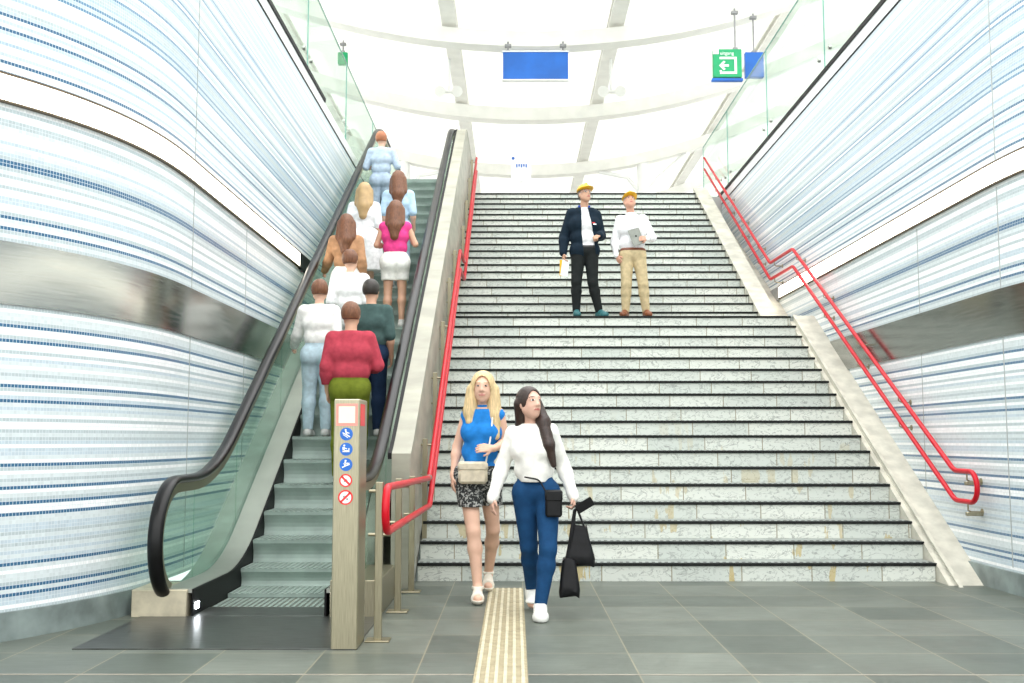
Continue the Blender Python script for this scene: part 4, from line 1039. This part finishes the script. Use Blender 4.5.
f4.hair(dk, 'long', .011, [Cone(f4.L(.078, .03, .0), (.065, -.05, 1.44), .034, .042), Cone((.065, -.05, 1.44), (.105, -.115, 1.27), .042, .032), Cone((.105, -.115, 1.27), (.14, -.11, 1.12), .032, .012), Cone(f4.L(-.07, .05, .0), (-.10, .02, 1.42), .030, .034), Cone((-.10, .03, 1.42), (-.155, .04, 1.28), .035, .018), Cone(f4.L(0, .09, .0), (-.02, .10, 1.36), .05, .055)])
f4.wear('sweater', cloth('white_knit', (.80, .79, .74), .08, .5), ['torso', 'upperL', 'foreL', 'upperR', 'foreR'], .016, [lambda X, Y, Z: np.minimum(.99 - Z, .215 - np.abs(X - .0)) + 0 * Y, below(1.43), lambda X, Y, Z: np.maximum(-(Z - .9), -((X + .03) ** 2 + (Y + .02) ** 2) ** .5 + .0) + 0 * Z - 1], extra=f4.g['hips'][1:2] + [Cone((-.02, -.03, 1.22), (.0, -.02, 1.0), .095)] + [Cone(f4.J['wr' + S_], f4.J['wr' + S_] + unit(f4.J['wr' + S_] - f4.J['el' + S_]) * .03, .026, .022) for S_ in 'LR'])
f4.wear('jeans', cloth('blue_denim', (.008, .05, .135), .1, .3), ['hips', 'thighL', 'thighR', 'shinL', 'shinR'], .011, [below(1.03), above(.10)])
shoes(f4, plain('white_sneakers', (.82, .82, .78), .5), infl=.014)
cb_ = empty('shoulder_bag', (wb.x + .12, wy2 - .15, .8), 'small black crossbody bag on the hip of the dark haired woman', 'bag')
blk = plain('black_leather_bag', (.006, .006, .007), .45, 0, .3, 20, spec=.25)
MB().box(wb.x + .075, wb.x + .20, wy2 - .20, wy2 - .13, .735, .93, 0, .015).build('pouch', blk, cb_, True)
MB().box(wb.x + .072, wb.x + .203, wy2 - .207, wy2 - .128, .85, .935, 0, .012).build('flap', blk, cb_, True)
MB().tube(fillet([(wb.x + .08, wy2 - .16, .92), (wb.x + .03, wy2 - .15, 1.01), (wb.x - .08, wy2 - .15, 1.03)], .03), .006, 8).build('strap', blk, cb_, True)
# black tote and phone in her left hand, round black pouch swinging below
hx, hy, hz = wb.x + .30, wy2 - .06, .80
tt = empty('tote_bag', (hx + .04, hy, .40), 'black tote bag hanging from the hand of the dark haired woman', 'bag')
def loop_bag(mb, cx, cy, z0, z1, w0, w1, d):
    n = 7; ring = []
    for i in range(n + 1):
        t = i / n; z = z0 + (z1 - z0) * t; w_ = w0 + (w1 - w0) * t; dd = d * (1 - .55 * t) * (1 if i else .6); ww = w_ * (1 if i else .9)
        ring.append([(cx + ww * math.copysign(abs(math.cos(a)) ** .6, math.cos(a)), cy + dd * math.copysign(abs(math.sin(a)) ** .6, math.sin(a)), z + .012 * math.sin(3 * a + i)) for a in [2 * PI * k / 20 for k in range(20)]])
    vs = [p for r_ in ring for p in r_]; fs = []
    for i in range(n):
        for k in range(20): fs.append((i * 20 + k, i * 20 + (k + 1) % 20, (i + 1) * 20 + (k + 1) % 20, (i + 1) * 20 + k))
    fs += [tuple(range(20))[::-1], tuple(range(n * 20, n * 20 + 20))]; return mb.add(vs, fs)
b_ = MB(); loop_bag(b_, hx + .035, hy, .37, .66, .125, .055, .06); b_.build('tote_body', blk, tt, True)
for dy in (-.02, .02): MB().tube(fillet([(hx - .005, hy + dy, .64), (hx + .0, hy + dy * .4, .785), (hx + .02, hy + dy * .4, .785), (hx + .075, hy + dy, .64)], .02), .008, 8).build('handle', blk, tt, True)
pb = empty('pouch_bag', (hx - .05, hy - .02, .12), 'round black bag hanging lowest below the hand of the dark haired woman', 'bag')
b_ = MB(); loop_bag(b_, hx - .045, hy - .03, .15, .42, .085, .05, .07); b_.build('bag_body', blk, pb, True)
MB().tube(fillet([(hx - .06, hy - .03, .40), (hx - .03, hy - .03, .60), (hx + .0, hy - .02, .785)], .05), .014, 8).build('strap', blk, pb, True)
ph = empty('phone', (hx + .05, hy - .07, .80), 'black phone in the hand of the dark haired woman', 'phone')
o = MB().box(-.035, .035, -.005, .005, -.07, .07, 0, .004).build('phone_case', blk, ph); o.matrix_parent_inverse = Matrix.Identity(4); o.rotation_euler = (.3, 1.0, .2); o.location = (.02, 0, .02)
o2 = MB().disc((.02, .004, .05), .006, 'y', .003, 12).build('lens', M['steel'], o); o2.matrix_parent_inverse = Matrix.Identity(4)
# ---- passengers riding up the escalator, seen from behind
def rider(px, Y, label, skin, hairc, top, topc, bot, botc, female=True, long_hair=True, size=1.0, sleeve='short', belt=None, pose=0, shoe=(.5, .5, .48)):
    x = at(px, 300, Y).x
    kk, z = step_at(Y); z += .006; Yc = SY + .402 * kk + .22
    root = empty('person', (x, Yc, z), label, 'person', None, PI)
    q = size
    J = dict(head=(0, -.03, 1.60 * q), shL=(-.165 * q, 0, 1.37 * q), shR=(.165 * q, 0, 1.37 * q), elL=(-.215 * q, .05, 1.10 * q), elR=(.215 * q, .05, 1.10 * q), wrL=(-.22 * q, -.06, .88 * q), wrR=(.22 * q, -.06, .88 * q),
             hipL=(-.085 * q, 0, .89 * q), hipR=(.085 * q, 0, .89 * q), knL=(-.095 * q, -.02, .48 * q), knR=(.095 * q, -.02, .48 * q), anL=(-.095 * q, .03, .085), anR=(.095 * q, .03, .085))
    if pose == 1: J.update(elL=(-.25 * q, -.05, 1.12 * q), wrL=(-.16, -.26, 1.10 * q))
    if pose == 2: J.update(elL=(-.27 * q, .0, 1.13 * q), wrL=(-.17 * q, -.22, 1.28 * q), elR=(.25 * q, .0, 1.12 * q), wrR=(.13 * q, -.24, 1.15 * q))
    if pose == 3: J.update(elR=(.25 * q, -.10, 1.13 * q), wrR=(.33, -.30, 1.02 * q))
    f = Figure(root, J, female, dict(yaw=random.uniform(-.3, .3)), q, 1.0, .0095)
    f.body(skin); hm_ = hairc
    if long_hair: f.hair(hm_, 'long', .018, [Cone(f.L(0, .075, .0), (0, .10, 1.36 * q), .068, .075), Cone((0, .10, 1.36 * q), (0, .115, 1.22 * q), .07, .04), Cone(f.L(-.07, .03, 0), (-.08, .05, 1.40 * q), .04, .04), Cone(f.L(.07, .03, 0), (.08, .05, 1.40 * q), .04, .04)])
    else: f.hair(hm_, 'short', .012)
    gr = ['torso']
    if sleeve: gr += ['upperL', 'upperR']
    if sleeve == 'long': gr += ['foreL', 'foreR']
    f.wear(top, topc, gr, .024, [above((.93 if bot != 'skirt' else 1.0) * q), below(1.445 * q)], extra=f.g['hips'][1:2])
    if bot == 'shorts': f.wear('shorts', botc, ['hips', 'thighL', 'thighR'], .026, [below(1.02 * q), above(.64 * q)], k=.04)
    elif bot == 'skirt':
        f.wear('skirt', botc, ['hips'], .03, [below(1.05 * q), above(.42 * q)], extra=[Cone((-.10 * q, 0, .9 * q), (-.11 * q, 0, .35 * q), .13, .16), Cone((.10 * q, 0, .9 * q), (.11 * q, 0, .35 * q), .13, .16)])
    else: f.wear('trousers', botc, ['hips', 'thighL', 'thighR', 'shinL', 'shinR'], .02, [below(1.02 * q), above(.07)])
    shoes(f, plain('rider_shoes', shoe, .6)); return f
fair, tan = skin_mat('fair_skin', (.74, .47, .35)), skin_mat('tan_skin', (.58, .33, .22))
brown = plain('brown_hair', (.16, .06, .025), .5, 0, .3, 30, .4, 50, stretch=(3, 3, .4)); dark_h = plain('black_hair', (.02, .014, .01), .45, 0, .3, 30)
rider(350, 10.6, 'person in red shirt and olive trousers, lowest on the escalator behind the sign post', tan, brown, 'shirt', cloth('red_cloth', (.42, .05, .075)), 'trousers', cloth('olive_cloth', (.13, .16, .015)), False, False, 1.07, 'long', pose=1)
rider(372, 11.55, 'person in dark teal shirt and navy trousers behind the red shirted rider', tan, dark_h, 'shirt', cloth('dark_teal_cloth', (.05, .09, .085)), 'trousers', cloth('navy_cloth', (.01, .025, .06)), False, False, 1.0, 'short')
rider(317, 11.35, 'person in loose white shirt and pale blue jeans by the left escalator handrail', fair, brown, 'shirt', cloth('white_linen', (.85, .84, .80)), 'trousers', cloth('pale_denim', (.42, .54, .60)), True, False, 1.0, 'long', pose=3)
rider(350, 12.3, 'person in white short sleeved shirt in the middle of the escalator crowd', fair, brown, 'shirt', cloth('white_jersey', (.84, .85, .84)), 'trousers', cloth('pale_grey_cloth', (.60, .62, .60)), True, False, 1.0, 'short')
rider(393, 13.7, 'woman in pink top and white shorts with bare legs on the escalator', tan, brown, 'top', cloth('pink_cloth', (.75, .06, .25)), 'shorts', cloth('white_shorts', (.86, .85, .80)), True, True, 1.0, None, pose=2)
rider(343, 13.3, 'person in orange brown top and white trousers by the left handrail, higher up', tan, brown, 'top', cloth('rust_cloth', (.44, .24, .13)), 'trousers', cloth('white_cloth', (.84, .83, .78)), True, True, .98, 'long', pose=3)
rider(396, 14.9, 'woman in light blue shirt with long brown hair near the top of the escalator', fair, brown, 'shirt', cloth('light_blue_cloth', (.45, .62, .76)), 'trousers', cloth('sky_denim', (.40, .53, .66)), True, True, 1.0, 'short')
rider(362, 14.6, 'woman in long white skirt and white top on the upper escalator', fair, plain('sandy_hair', (.45, .30, .14), .5), 'top', cloth('white_top_cloth', (.84, .85, .86)), 'skirt', cloth('white_skirt_cloth', (.85, .86, .86)), True, True, .98, 'short')
rider(378, 16.9, 'person in grey blue shirt, the highest rider on the escalator', fair, plain('auburn_hair', (.40, .14, .06), .5), 'shirt', cloth('grey_blue_cloth', (.46, .55, .66)), 'trousers', cloth('grey_denim', (.38, .46, .56)), True, False, 1.0, 'short', pose=2)
